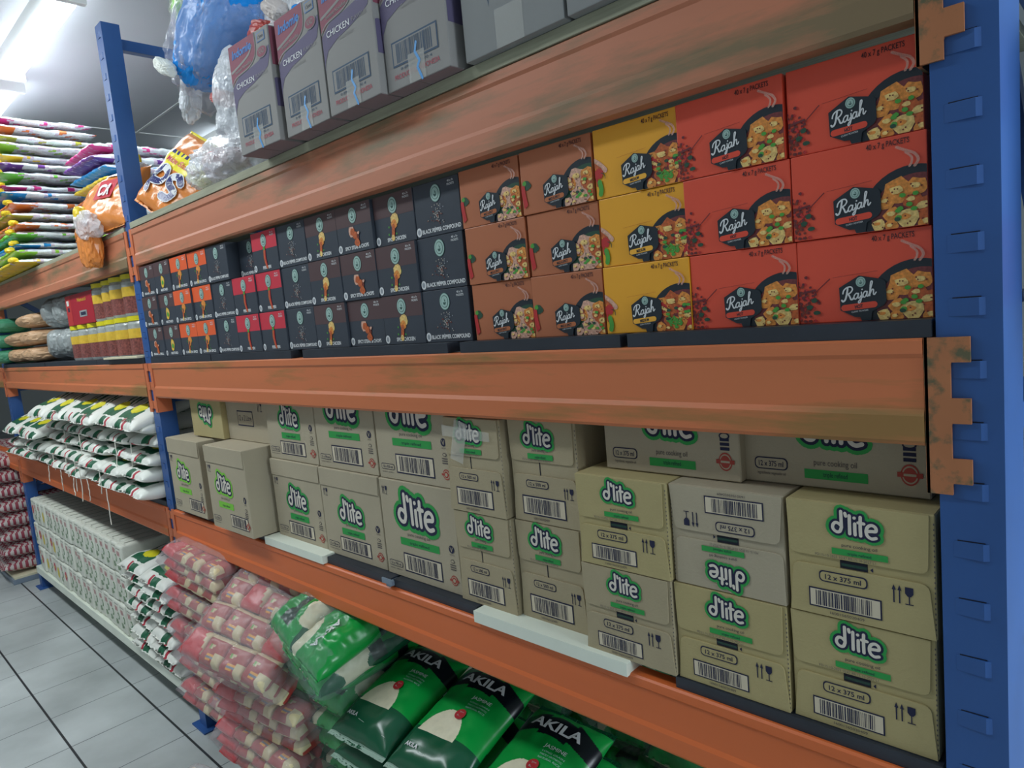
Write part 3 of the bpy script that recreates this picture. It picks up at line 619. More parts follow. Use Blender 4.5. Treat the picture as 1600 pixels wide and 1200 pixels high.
            let.ell('ink_red', x, h*0.190, w*.045, h*.09, 2); let.ell(card, x, h*0.190, w*.038, h*.075, 3); let.ell('ink_red', x, h*0.190, w*.032, h*.062, 4); let.rect('ink_red', x-w*.06, h*0.170, x+w*.06, h*0.210, 4); let.rect(card, x-w*.03, h*0.180, x+w*.03, h*0.200, 5)
            let.text('ink', 'L1', x, h*.8, h*.05)
        elif ty == '2litre':
            k2 = w*.51; let.rect('ink', w*.28, h*.20, w*.66, h*.40, 2); let.rect(card, w*.29, h*.215, w*.65, h*.385, 3); let.text('ink', '12 x 2 Litre', w*.47, h*.27, h*.075, 4, w=w*.31); arrows(let, w*.80, h*.40, w*.10, h*.16)
        elif ty == '2litreflip':
            dlite(logo, w*.50, h*.33, w*.46, green, flip=True)
        fn = (lambda x, z, d: (x, -d, z))
    if ty == '375flip':
        f = lambda x, z, d: (w-x, -.0004-d, h-z)
        for i, (n, me) in enumerate(parts):
            if n != 'carton_body':
                me.transform(Matrix.Translation((w, 0, h)) @ Matrix.Rotation(PI, 4, 'Y'))
        fn = f
    if logo.p: parts.append(('logo', logo.mesh('logo', fn)))
    if bar.p: parts.append(('barcode', bar.mesh('barcode', fn)))
    if let.p: parts.append(('lettering', let.mesh('lettering', fn)))
    OIL[key] = (parts, w, h); return OIL[key]
def oil(ty, x1, y, z, label, card='card', green='logo_green', rz=0, sx=1):
    """x1: right edge of the front"""
    parts, w, h = oil_type(ty, card, green)
    t = thing('cooking_oil_carton', label, 'carton', (x1-w, y, z), (0, 0, rz), 'cooking oil cartons')
    fl = []
    for n, me in parts:
        host = t
        if n == 'logo' and fl: host = fl[0]
        if n == 'barcode' and len(fl) > 1: host = fl[1]
        if n == 'logo' and len(fl) == 1: host = t
        o = link_mesh(n, me, host)
        if n == 'flap': fl.append(o)
    return t
Z0 = T1; hs = .1701
oil('375', -.010, .012, Z0, '12 x 375 ml oil carton at the bottom right, against the blue upright', 'card_warm')
oil('375', -.008, .010, Z0+hs, 'upper 12 x 375 ml oil carton against the blue upright', 'card_warm')
oil('375', -.2045, .008, Z0, '12 x 375 ml oil carton under the upside-down carton', 'card_warm')
oil('375flip', -.203, .010, Z0+hs, 'oil carton standing upside down with its barcode at the top', 'card_grey')
oil('375', -.397, .002, Z0, 'lower 375 ml oil carton of the stack beside the 500 ml cartons', 'card')
oil('375', -.395, .002, Z0+hs, 'yellowish upper 375 ml oil carton of the stack beside the 500 ml cartons', 'card_warm')
oil('375side', -.024, .072, Z0+hs*2+.001, 'side-turned 375 ml oil carton lying under the middle beam at the right', 'card_grey')
oil('375side', -.284, .052, Z0+hs*2+.001, 'side-turned 375 ml oil carton under the middle beam, left of its twin', 'card_grey')
c5 = oil('500', -.606, .034, Z0, 'lower right 12 x 500 ml oil carton on the long white panel', 'card')
oil('500', -.604, .036, Z0+.2128, 'upper right 12 x 500 ml oil carton with its right side showing', 'card')
oil('500', -.786, .022, Z0, 'lower left 12 x 500 ml oil carton on the long white panel', 'card')
ct = oil('500', -.790, .020, Z0+.2128, 'upper left 12 x 500 ml oil carton with clear tape over its crumpled corner', 'card')
k = MB(); k.add([(.02, -.0045, .12), (.06, -.0045, .11), (.085, -.0045, .2), (.045, -.0045, .21)], [(0, 1, 2, 3)], 'tape'); k.add([(0, -.0042, .17), (.15, -.0042, .165), (.15, -.0042, .185), (0, -.0042, .195)], [(0, 1, 2, 3)], 'tape')
link_mesh('clear_tape', k.mesh('clear_tape'), ct)
oil('tall', -.968, .030, Z0, 'tall 750 ml oil carton with the largest green logo, bottom row', 'card_grey')
oil('tall', -.962, .034, Z0+.2535, 'tall oil carton, logo cut by the middle beam, next to the 500 ml cartons', 'card_grey')
oil('tallflap', -1.262, .032, Z0, 'tall oil carton with a flap across its top, left of the largest logo', 'card_grey')
oil('tall', -1.258, .036, Z0+.2535, 'tall oil carton, logo cut by the middle beam, above one with a top flap', 'card_grey')
oil('tallflap', -1.555, .034, Z0, 'tall oil carton with a top flap standing behind the short white panel', 'card_grey')
oil('tallflap', -1.553, .038, Z0+.2535, 'upper oil carton beside the two side-lying 2 litre cartons', 'card_grey')
oil('lime', -1.868, -.042, Z0+.0045, 'lime-logo oil carton jutting out over the bottom orange beam', 'card_grey', 'logo_lime')
oil('lime', -2.272, -.018, Z0, 'lime-logo oil carton standing beside the middle blue upright', 'card_grey', 'logo_lime')
oil('2litre', -1.865, .055, Z0+.2895, '12 x 2 litre oil carton lying on the jutting carton', 'card_grey')
oil('2litreflip', -2.168, .036, Z0+.2895, 'oil carton with an upside-down logo lying below the middle beam', 'card_warm')

# noodle cartons on the top board
def noodle_parts():
    w, h, D = .187, .268, .3
    k = MB(); k.box((0, 0, 0), (w, D, h), 'noodle_grey'); body = k.mesh('carton_body', .002, 2)
    a = Art((.0005, .0005, w-.0005, h-.0005))
    def wave(z0, z1, dz, n=16): return [(w*i/n, h*(z0+(z1-z0)*(.5-.5*math.cos(PI*i/n)))+dz) for i in range(n+1)]
    a.poly('noodle_purple', [(0, h*.34), (0.004, h*.42), (w*.10, h*.50), (w*.3, h*.55), (w*.55, h*.58), (w*.8, h*.62), (w*.93, h*.66), (w, h*.76), (w, h*.83), (w*.9, h*.80), (w*.72, h*.74), (w*.5, h*.72), (w*.2, h*.70), (0, h*.62)], 1)
    a.poly('noodle_red', [(0, h*.64), (w*.15, h*.70), (w*.45, h*.73), (w*.62, h*.78), (w*.68, h*.86), (w*.68, h), (0, h)], 2)
    a.stroke('noodle_grey', smooth_line([(0, h*.64), (w*.12, h*.70), (w*.45, h*.73), (w*.62, h*.78), (w*.68, h*.86), (w*.68, h)], 4), .003, 3, 6)
    a.stroke('noodle_grey', smooth_line([(w*.03, h*.76), (w*.3, h*.80), (w*.5, h*.84), (w*.60, h*.90)], 4), .006, 3, 6)
    a.text('noodle_blue', 'Indomie', w*.33, h*.875, h*.075, 4, w=w*.5, shear=.25, rot=.02, bold=.03)
    a.text('noodle_grey', 'Instant Noodles', w*.34, h*.745, h*.03, 4, w=w*.42, shear=.1, rot=.10, bold=.01)
    a.ell('noodle_grey', w*.83, h*.80, w*.125, h*.052, 5); a.ell('noodle_red', w*.83, h*.80, w*.112, h*.044, 6); a.text('noodle_grey', 'KAD', w*.83, h*.785, h*.04, 7, w=w*.13, bold=.02)
    a.rect('noodle_blue', w*.74, h*.89, w*.93, h*.97, 2); a.rect('noodle_grey', w*.75, h*.895, w*.92, h*.965, 3); a.text('ink', '1.5mm', w*.835, h*.915, h*.03, 4, w=w*.13)
    a.text('white_ink', 'CHICKEN', w*.34, h*.595, h*.05, 4, w=w*.46, bold=.0); a.text('noodle_grey', 'FLAVOUR', w*.76, h*.61, h*.03, 4, w=w*.28); a.text('noodle_grey', 'Lontok Povder'.replace('Lontok', 'Goût').replace('Povder', 'Poulet'), w*.48, h*.535, h*.028, 4, w=w*.28, shear=.2)
    b = Art(); b.barcode(w*.13, h*.155, w*.86, h*.335, 2, ink='noodle_ink', pale='noodle_grey', seed=5)
    c = Art(); c.text('noodle_ink', '0 89686 17070 4', w*.5, h*.12, h*.02, 2, w=w*.5); c.text('noodle_redink', 'PRODUCT OF INDONESIA', w*.5, h*.065, h*.036, 2, w=w*.72, bold=.01)
    c.rect('tape', w*.38, 0, w*.64, h*.2, 5); c.stroke('tape_blue', [(w*.53, h*.26), (w*.50, h*.20), (w*.56, h*.13), (w*.52, h*.09), (w*.58, h*.0)], .006, 6, 6)
    u = MB(); u.box((w*.005, .002, -.0008), (w*.485, D*.9, -.0001), 'noodle_under'); u.box((w*.505, .002, -.0008), (w*.995, D*.9, -.0001), 'noodle_under')
    s = Art((0, 0, D, h)); s.rect('noodle_red', .004, h*.66, D*.6, h-.003, 1); s.rect('noodle_purple', .004, h*.30, D*.6, h*.55, 1); s.stroke('noodle_grey', smooth_line([(.0, h*.55), (.05, h*.62), (.1, h*.6)]), .008, 2)
    sm = s.mesh('side_print', lambda x, z, d: (w+d, x, z))
    return [('carton_body', body), ('logo_print', a.mesh('logo_print')), ('barcode', b.mesh('barcode')), ('lettering', c.mesh('lettering')), ('bottom_flap', u.mesh('bottom_flap')), ('side_print', sm)]
M('noodle_ink', (52, 78, 106), .7); M('noodle_redink', (178, 82, 96), .7)
NP = noodle_parts()
ZT = 2.0722
for i, (x, y, rz, lb) in enumerate(((-1.540, -.078, .05, 'leftmost noodle carton of the row of four, its red side showing'), (-1.336, -.058, .0, 'second noodle carton from the left on the top board'), (-1.140, -.060, .0, 'third noodle carton from the left on the top board'), (-.949, -.044, .02, 'noodle carton beside the plain grey carton'))):
    t = thing('noodle_carton', 'purple and red '+lb, 'carton', (x, y, ZT+.0012), (0, 0, rz), 'instant noodle cartons')
    for n, me in NP: link_mesh(n, me, t)
def plain(x, w, label, word):
    t = thing('plain_carton', label, 'carton', (x, -.024, ZT), (0, 0, .0), 'plain grey cartons'); k = MB(); k.box((0, 0, 0), (w, .3, .30), 'carton_grey'); link_mesh('carton_body', k.mesh('carton_body', .002, 2), t)
    if word:
        a = Art(); a.text('noodle_ink', word, w*.42, .125, .05, 2, shear=.25, rot=.12, bold=.06); a.poly('noodle_ink', [(w*.27, .115), (w*.31, .12), (w*.30, .075)], 1); link_mesh('lettering', a.mesh('lettering'), t)
        b = Art(); b.rect('tape', w*.35, 0, w*.63, .065, 1); link_mesh('clear_tape', b.mesh('clear_tape'), t)
plain(-.737, .233, 'plain grey carton with large dark blue letters and clear tape', 'NO')
plain(-.497, .233, 'plain grey carton at the right end of the row on the top board', '')

# ---------------------------------------------------------------- bags and soft packs
def pillow(name, w, d, h, color, nu=22, nv=26, seed=1, amp=.004, freq=14, seam=.93, pu=3.2, pv=3.6, low=.42, ey=.015, ef=3):
    """a filled bag lying flat: x across, y along, sealed seams at both y ends; color(u,v,top)->material"""
    sv = Vector((seed*7.3, seed*3.1, seed*1.7)); k = MB()
    def prof(u, v):
        vv = min(1, abs(v)/seam); return math.sqrt(max(0, 1-abs(u)**pu))*math.sqrt(max(0, 1-vv**pv))
    def top(x, y):
        u = max(-1, min(1, x/(w/2))); v = max(-1, min(1, y/(d/2))); p = prof(u, v)
        return h*low+h*(1-low)*p+amp*noise.noise(Vector((x*freq, y*freq, 0))+sv)*(p**.5)+amp*.5*noise.noise(Vector((x*freq*2.7, y*freq*2.7, 5))+sv)*(p**.5)
    def bot(x, y):
        u = max(-1, min(1, x/(w/2))); v = max(-1, min(1, y/(d/2))); p = prof(u, v); return h*low-h*low*p+amp*.4*(1+noise.noise(Vector((x*freq, y*freq, 9))+sv))*(p**.5)
    us = [math.sin(PI/2*(-1+2*i/nu))*.5+(-1+2*i/nu)*.5 for i in range(nu+1)]; vs = [math.sin(PI/2*(-1+2*j/nv))*.35+(-1+2*j/nv)*.65 for j in range(nv+1)]
    def edge(v): return 1-.035*(1-abs(v))+.02*noise.noise(Vector((v*3, seed, 2)))
    for side in (1, 0):
        P = []
        for v in vs:
            for u in us:
                x = u*w/2*edge(v); y = v*d/2*(1+ey*noise.noise(Vector((u*ef, seed, 4)))); P.append((x, y, (top if side else bot)(u*w/2, v*d/2)))
        base = len(k.v); k.v += P
        for j in range(nv):
            for i in range(nu):
                a = base+j*(nu+1)+i; q = (a, a+1, a+nu+2, a+nu+1)
                k.f.append(q if side else q[::-1]); k.sm.append(True)
                k.m.append(k.mi(color((us[i]+us[i+1])/2, (vs[j]+vs[j+1])/2, side)))
    me = bpy.data.meshes.new(name); me.from_pydata(k.v, [], k.f)
    for n in k.names: me.materials.append(MATS[n])
    me.polygons.foreach_set('material_index', k.m)
    bm = bmesh.new(); bm.from_mesh(me); bmesh.ops.remove_doubles(bm, verts=bm.verts, dist=.0004)
    for f in bm.faces: f.smooth = True
    bm.to_mesh(me); bm.free(); me.update()
    return me, top
def crumple(name, sx, sy, sz, mat, seed=1, amp=.25, freq=3, sub=5, fine=.06):
    bm = bmesh.new(); bmesh.ops.create_icosphere(bm, subdivisions=sub, radius=1); sv = Vector((seed*5.1, seed*2.3, seed*9.7))
    for v in bm.verts:
        p = v.co.copy(); n = p.normalized()
        r = 1+amp*noise.noise(n*freq*.5+sv)+fine*(1-abs(noise.noise(n*freq*2+sv)*3))+fine*.5*(1-abs(noise.noise(n*freq*5+sv)*3))
        e = [math.copysign(abs(c)**.72, c) for c in n]
        v.co = Vector((e[0]*sx, e[1]*sy, e[2]*sz))*r
    for f in bm.faces: f.smooth = sub > 4
    me = bpy.data.meshes.new(name); bm.to_mesh(me); bm.free(); me.materials.append(MATS[mat]); return me

# white woven sacks
def sack_color(seed):
    r = random.Random(seed); cy = -.46+r.uniform(-.05, .05)
    def c(u, v, top):
        if top:
            if ((u-.02)/.40)**2+((v-cy)/.15)**2 < 1: return 'bag_yellow'
            if abs(u) < .62 and cy-.30 < v < cy+.10-.25*abs(u): return 'bag_green'
            if cy+.05 < v < cy+.46 and math.sin(u*19+v*11) > .30 and abs(u) < .68-.3*(v-cy): return 'bag_green'
            if .22 < v < .34 and math.sin(u*34) > .1 and abs(u) < .5: return 'bag_green'
            if -.965 < v < -.84 and math.sin(u*4.5+seed*2.3) > .62: return 'bag_green'
            if v < -.84 and (u-.5+.2*seed)**2*60 < .3: return 'bag_red'
        else:
            if -.93 < v < -.74 and abs(u-.1+.3*math.sin(seed)) < .40: return 'bag_green'
            if (u+.62)**2*30+(v+.86)**2*90 < 1: return 'bag_red'
        return 'bag_white'
    return c
SACKS = [pillow('sack', .29, .44, .074, sack_color(i), 60, 90, i+1, .010, 8, pu=4.5, pv=4.5, low=.45, seam=.97, ey=.05, ef=5) for i in range(4)]
for me, _ in SACKS:
    pass
def thread_mesh(seed, L):
    r = random.Random(seed); k = MB(); x = 0; y = 0; p = Vector((0, 0, 0)); n = 7
    for i in range(n):
        q = p+Vector((r.uniform(-.006, .008), r.uniform(-.003, .001), -L/n)); k.cyl(p, q, .0022, 'thread', 5); p = q
    return k.mesh('loose_thread')
rs = random.Random(8)
ORD = ['bottom', 'second', 'third', 'fourth', 'fifth', 'sixth', 'seventh', 'eighth', 'ninth']
def sack(loc, label, group, rot=(0, 0, 0), i=None, threads=()):
    me, top = SACKS[rs.randrange(4) if i is None else i]
    t = thing('sugar_sack', label, 'sack', loc, rot, group)
    link_mesh('sack_body', me, t)
    a = Art(); a.stroke('bag_red', [(-.012, 0), (.012, 0)], .005, 1, 6); a.stroke('bag_red', [(0, -.012), (0, .012)], .005, 1, 6); a.text('bag_green', 'WNK', .055, -.009, .022, 2, bold=.03)
    return t
star = Art()
for i in range(5): star.stroke('bag_red', [(0, 0), (.016*math.cos(i*1.257+.3), .016*math.sin(i*1.257+.3))], .006, 1, 6)
star.text('bag_green', 'WNK', .058, -.010, .026, 2, bold=.04)
_, stop = SACKS[1]
M_STAR = star.mesh('printed_mark', lambda x, z, d: (.02+x*.9, -.185+z*.8, stop(.02+x*.9, -.185+z*.8)+.003+d))
colx = [-2.885-.272*i for i in range(9)]
for i, x in enumerate(colx):
    nl = 6 if i < 6 else 4
    for l in range(nl):
        side = 'in the %s stack from the middle upright' % ('first', 'second', 'third', 'fourth', 'fifth', 'sixth', 'seventh', 'eighth', 'ninth')[i]
        top_ = l == nl-1; y = .17+rs.uniform(-.02, .02)-(.03 if l < 2 else 0)+l*.004-(.06 if top_ else 0)
        t = sack((x+rs.uniform(-.012, .012), y, T1+.003+l*.0665+(.006 if top_ else 0)), 'white woven sack, %s up, %s' % ('lowest' if l == 0 else ORD[l], side), 'white sacks on the lower shelf of the left bay', (rs.uniform(-.01, .03)+(.30 if top_ else 0), rs.uniform(-.03, .03), rs.uniform(-.07, .07)), 1 if l == nl-1 and i in (0, 2, 4) else None)
        if l == nl-1 and i in (0, 2, 4): link_mesh('printed_mark', M_STAR, t, (.0, 0, 0))
        if l in (0, 1, 3) and i < 6 and rs.random() < .75:
            th = link_mesh('loose_thread', thread_mesh(i*10+l, rs.uniform(.08, .17)), t); th.location = (rs.uniform(-.1, .1), -.222, .03)
for i, x in enumerate((-3.215, -2.925)):
    for l in range(7):
        sack((x+rs.uniform(-.01, .01), .185+rs.uniform(-.012, .012)-l*.002, .1705+l*.0672), 'white sack with green print, %s on the bottom shelf, %s stack beside red bales' % ('lowest' if l == 0 else ORD[l], 'left' if i == 0 else 'right'), 'white sacks on the bottom shelf', (rs.uniform(-.01, .02)+(.05 if l == 6 else 0), rs.uniform(-.02, .02), rs.uniform(-.04, .04)))

# white flour packs on the bottom shelf
def pack_meshes(kind):
    w, h, d = .0885, .158, .34; k = MB(); k.box((-w/2, 0, 0), (w/2, d, h), 'pack_white'); b = k.mesh('pack_body', .012, 3)
    for p in b.polygons: p.use_smooth = True
    a = Art((-w/2+.006, .006, w/2-.006, h-.004)); r = random.Random(kind)
    if kind == 'flower':
        for i in range(6): a.ell('pack_pink', .0+.016*math.cos(i), h*.55+.016*math.sin(i), .011, .016, 1+i % 2, 8)
        a.ell('pack_yellow', .0, h*.55, .008, .01, 4, 8)
    elif kind == 'yellow':
        for i in range(5): a.ell('pack_yellow', .012*math.cos(i*1.3), h*.45+.02*math.sin(i*1.3), .013, .018, 1, 8)
    else:
        for i in range(5): a.stroke('pack_green', [(-.032, h*(.2+i*.035)), (-.005+r.uniform(0, .03), h*(.2+i*.035)+.002)], .0028, 2, 5)
        for i in range(3): a.stroke('pack_pink', [(-.02+i*.014, h*.80), (-.018+i*.014, h*.66)], .005, 2, 6)
        a.ell('pack_green', .015, h*.5, .014, .02, 1, 10); a.ell('pack_white', .012, h*.5, .008, .013, 2, 10)
    a.rect('pack_crease', -.03, h*.88, .03, h*.90, 1)
    m = a.mesh('printed_front', lambda x, z, dd: (x, -dd, z), eps=.0006)
    c = MB(); c.box((-.034, .02, h+.0002), (.034, .028, h+.0028), 'pack_white'); c.box((-.002, .03, h+.0001), (.002, d-.03, h+.0035), 'pack_crease'); fm = c.mesh('folded_top', .0008, 1)
    return b, m, fm
PKM = {k: pack_meshes(k) for k in ('flower', 'yellow', 'green')}
for r in range(3):
    for c in range(20):
        kd = 'flower' if (c in (1, 4) and r < 2) or (c == 7 and r == 0) or (c == 0 and r == 2) else 'yellow' if (c in (2, 5) and r < 2) or (c == 3 and r == 2) else 'green'
        x = -5.31+c*.0945+.047
        nm = {'flower': 'white flour pack with a pink flower', 'yellow': 'white flour pack with a yellow flower', 'green': 'white flour pack with small green print'}[kd]
        t = thing('flour_pack', '%s, %s row, %s from the sugar sacks' % (nm, ('bottom', 'middle', 'top')[r], '%s column' % ('first second third fourth fifth sixth seventh eighth ninth tenth eleventh twelfth thirteenth fourteenth fifteenth sixteenth seventeenth eighteenth nineteenth twentieth'.split()[19-c])), 'pack',
                  (x, -.002+rs.uniform(-.006, .006), .1708+r*.1625), (0, 0, rs.uniform(-.02, .02)), 'white flour packs')
        b, m, fm = PKM[kd]; link_mesh('pack_body', b, t); link_mesh('printed_front', m, t); link_mesh('folded_top', fm, t)

# red noodle bales
def packet_color(u, v, top):
    if top:
        if (u+.05)**2/.12+(v+.45)**2/.05 < 1: return 'grey_ink' if abs(v+.45) < .06 else 'orange_disc'
        if u > .35 and v < -.1 or v > .72: return 'red_cream'
        if (u+.3)**2/.05+(v-.2)**2/.03 < 1: return 'red_green' if u < -.3 else 'red_cream'
        return 'red_pack'
    return 'red_pack' if abs(v) < .8 else 'red_cream'
PKT = [pillow('noodle_packet', .1125, .097, .049, packet_color, 16, 16, i+40, .004, 30, pu=6, pv=6, low=.5)[0] for i in range(3)]
def packet_edge(u, v, top): return 'red_bright' if (u+v*.4) < .75 else 'red_cream'
PKE = [pillow('noodle_packet', .1125, .097, .049, packet_edge, 12, 12, i+50, .004, 30, pu=6, pv=6, low=.5)[0] for i in range(2)]
def shell(name, w, d, h, mat, seed, amp=.006):
    me, _ = pillow(name, w, d, h, lambda u, v, t: mat, 30, 30, seed, amp, 18, pu=7, pv=7, low=.5, seam=.97); return me
def bale(loc, rot, label, nx=4, ny=4, layers=2, group='red noodle bales', mat='film'):
    t = thing('noodle_bale', label, 'bale', loc, rot, group); w = nx*.112; d = ny*.095; h = layers*.047+.02
    for l in range(layers):
        for i in range(nx):
            for j in range(ny):
                if l < layers-1 and 0 < i < nx-1 and 0 < j < ny-1: continue
                me = PKT[(i+j+l) % 3] if (i+2*j) % 5 else PKE[(i+l) % 2]
                link_mesh('noodle_packet', me, t, ((i-(nx-1)/2)*.112+rs.uniform(-.003, .003), (j-(ny-1)/2)*.095+rs.uniform(-.003, .003), .006+l*.047), (rs.uniform(-.08, .08), rs.uniform(-.08, .08), rs.uniform(-.06, .06)))
    link_mesh('plastic_film', shell('plastic_film', w+.03, d+.045, h+.022, mat, int(abs(loc[0]*100+loc[2]*10)), .007), t, (0, 0, -.004))
    return t
bale((-2.41, .118, .672), (.0, .03, .02), 'red noodle bale on top of the stack beside the white sugar sacks', 4, 4, 3)
for l, (dx, dy) in enumerate(((.02, -.01), (-.02, .0), (.01, -.015), (-.01, -.01))):
    bale((-2.43+dx, .13+dy, .172+l*.125), (0, 0, rs.uniform(-.05, .05)), 'red noodle bale, %s from the bottom under the neat top bale' % ('first', 'second', 'third', 'fourth')[l], 4, 4, 2)
bale((-1.935, .035, .60), (.62, .05, .14), 'large red noodle bale leaning forward beside the green rice bale', 4, 4, 3)
bale((-1.88, .08, .355), (.16, -.05, .1), 'crumpled red bale directly below the leaning bale', 4, 4, 3)
bale((-1.90, .05, .185), (.0, .0, .06), 'lowest red noodle bale, two below the leaning bale', 4, 4, 3)
bale((-1.80, -.33, .15), (.30, .10, .35), 'red noodle bale jutting out low over the floor', 3, 3, 2)

# green rice
def rice_color(u, v, top):
    if top:
        hd = .46+.07*math.cos(u*3.0)-(.06 if abs(u) < .35 else 0)
        if v > hd and v < .90: return 'ak_black' if v < hd+.28+.06*math.cos(u*2) else 'ak_green'
        if v >= .90: return 'ak_dark'
        if v < -.42 or (v < -.3 and u < -.8): return 'ak_dark' if v > -.93 else 'ak_seam'
        if (u+.12)**2/.30+(v+.42)**2/.20 < 1: return 'ak_cream'
        if v < -.36: return 'ak_dark'
        return 'ak_green'
    return 'ak_dark' if v < -.2 else 'ak_green'
RB, rtop = pillow('rice_bag', .235, .36, .072, rice_color, 130, 190, 60, .006, 10, pu=3.0, low=.36)
ra = Art(); ra.text('white_ink', 'AKILA', .0, .098, .027, 2, w=.15, bold=.03); ra.text('white_ink', 'JASMINE', .035, .052, .0105, 2, w=.062)
for i, q in enumerate(('LONG GRAIN', 'PARTLY AROMATIC', 'NATURAL RICE')): ra.text('emblem', q, .04, .039-i*.0095, .0052, 2, w=.062)
ra.ell('ak_red', .012, -.002, .0155, .0155, 3); ra.text('emblem', 'TOP', .012, .001, .005, 4); ra.text('emblem', 'RICE', .012, -.009, .005, 4)
ra.text('white_ink', 'AKILA', -.055, -.125, .011, 2, w=.045, bold=.02); ra.stroke('ak_seam', [(-.02, -.128), (.09, -.135)], .0012, 2, 4)
RAM = ra.mesh('lettering', lambda x, y, d: (x, y, rtop(x, y)+.0022+d), step=.0004)
M('rice_film', (190, 215, 205), .08, alpha=.10, bump=.5, bscale=20)
def rice_bag(loc, rot, label):
    t = thing('rice_bag', label, 'bag', loc, rot, 'green jasmine rice bags'); link_mesh('bag_body', RB, t); link_mesh('lettering', RAM, t)
    return t
ST = (('left', -1.335, 5, .0), ('second', -1.085, 5, .0), ('middle', -.835, 5, -.03), ('fourth', -.585, 4, .0), ('right', -.335, 4, .0))
for n, x, nl, dz in ST:
    for l in range(nl):
        top_ = l == nl-1
        ti = .04+.06*l
        rice_bag((x+rs.uniform(-.006, .006), .085+rs.uniform(-.006, .006), .192+l*.088+dz*top_), (ti, rs.uniform(-.02, .03), rs.uniform(-.03, .03)+.03),
                 'green rice bag, %s of the %s of five stacks' % ('top' if top_ else 'bottom' if l == 0 else ORD[l]+' up', n))
def rice_bale_color(u, v, top):
    if abs(v-.15) < .13 and top: return 'ak_black'
    if abs(u+.05) < .34+.12*math.sin(v*5) and v < .1 and v > -.8: return 'ak_black'
    if (u-.75)**2/.10+(v+.3)**2/.12 < 1 or (not top and v < -.5 and u < .1): return 'ak_cream'
    if abs(u) > .86 or v > .8: return 'ak_dark'
    return 'ak_green'
def rice_bale_color2(u, v, top):
    if abs(v-.35) < .12: return 'ak_black'
    if u < -.25 and v < -.2 and (u+.7)**2/.14+(v+.65)**2/.12 < 1: return 'ak_cream'
    if u < -.80: return 'ak_dark'
    return 'ak_green'
RBL, btop = pillow('rice_pack', .172, .33, .088, rice_bale_color, 70, 110, 70, .014, 16, pu=4.0, pv=4.6, low=.45, seam=.97)
RBL2, btop2 = pillow('rice_pack', .172, .33, .088, rice_bale_color2, 70, 110, 73, .014, 16, pu=4.0, pv=4.6, low=.45, seam=.97)
rb = Art(); rb.text('white_ink', 'AKILA', 0, 0, .022, 2, w=.10, bold=.03)
RBM = rb.mesh('lettering', lambda x, y, d: (-.004+y, -.075-x, btop(-.004+y, -.075-x)+.003+d))
def rice_bale(loc, rot, label, lab=True):
    t = thing('rice_bale', label, 'bale', loc, rot, 'film wrapped rice bales'); 
    for i, x in enumerate((-.084, .084)):
        for l in range(2):
            q = link_mesh('rice_pack', (RBL, RBL2)[(i+l+1) % 2], t, (x, rs.uniform(-.008, .008), .004+l*.080), (rs.uniform(-.06, .06), rs.uniform(-.10, .10), rs.uniform(-.05, .05)))
            if lab and l and i: link_mesh('lettering', RBM, q)
    link_mesh('plastic_film', shell('plastic_film', .355, .37, .182, 'film_dark', int(abs(loc[0])*50+loc[2]*77), .012), t, (0, 0, -.006)); return t
rice_bale((-1.545, .07, .66), (.30, .16, -.16), 'film wrapped green rice bale on top, beside the leaning red bale')
rice_bale((-1.62, .12, .50), (.10, .02, .05), 'film wrapped rice bale second from the top')
rice_bale((-1.66, .13, .335), (.03, .0, .0), 'film wrapped rice bale third from the top, behind the rice bags')
rice_bale((-1.66, .14, .172), (.0, .0, .03), 'lowest film wrapped rice bale behind the rice bags')
for i, x in enumerate((-1.25, -.80, -.34)):
    for l in range(3):
        rice_bale((x, .62, .175+l*.18), (0, 0, rs.uniform(-.05, .05)), 'dark rice bale at the bottom shelf back, %s, %s layer' % (('left', 'middle', 'right')[i], ('lower', 'middle', 'upper')[l]), False)

# goods on the middle shelf of the left bay
def jar_meshes():
    k = MB(); r = .068; n = 20
    def ring(z0, z1, ra, rb_, mat): k.cyl((0, 0, z0), (0, 0, z1), ra, mat, n, rb_, False)
    k.cyl((0, 0, 0), (0, 0, .012), r*.94, 'jar_glass', n, r); ring(.012, .082, r, r, 'jar_beans'); ring(.082, .122, r*1.01, r*1.01, 'jar_label'); ring(.122, .142, r, r, 'jar_glass'); ring(.142, .155, r, r*.9, 'jar_glass')
    b = k.mesh('jar_body'); k = MB(); k.cyl((0, 0, .155), (0, 0, .1745), r*.97, 'lid_yellow', 24); return b, k.mesh('lid', .001, 1)
JB, JL = jar_meshes()
TJ = T2+.0005
for r in range(2):
    for c in range(8):
        if r == 1 and c in (0, 1, 2): continue
        x = -2.83-.1445*(7-c)
        t = thing('spice_jar', 'yellow-lidded jar of red-brown beans, %s row, %s' % (('lower', 'upper')[r], '%s from the upright' % ORD[7-c].replace('bottom', 'first')), 'jar', (x, .102+rs.uniform(-.006, .006)+r*.004, TJ+r*.1755), (0, 0, c), 'yellow-lidded jars')
        link_mesh('jar_body', JB, t); link_mesh('lid', JL, t)
def tall_box(name, loc, w, d, h, mat, label, cat, arts, front2=None):
    t = thing(name, label, cat, loc); link_mesh('box_body', boxm('box_body', (0, 0, 0), (w, d, h), mat, .002), t)
    if arts: link_mesh('lettering', arts.mesh('lettering'), t)
    return t
a = Art(); a.rect('box_red_light', .002, .002, .09, .148, 1); a.rect('bag_white', .02, .1, .06, .125, 2); a.rect('ink', .03, .07, .06, .09, 2); a.text('jar_label', 'Nanucci', .28, .11, .018, 2, w=.14, bold=.01); a.rect('silver_wrap', .22, .035, .34, .065, 2); a.rect('ink', .24, .042, .32, .058, 3)
tall_box('red_carton', (-3.86, .04, TJ+.1762), .44, .16, .15, 'box_red', 'red carton with a small grey label standing on yellow jar lids', 'carton', a)
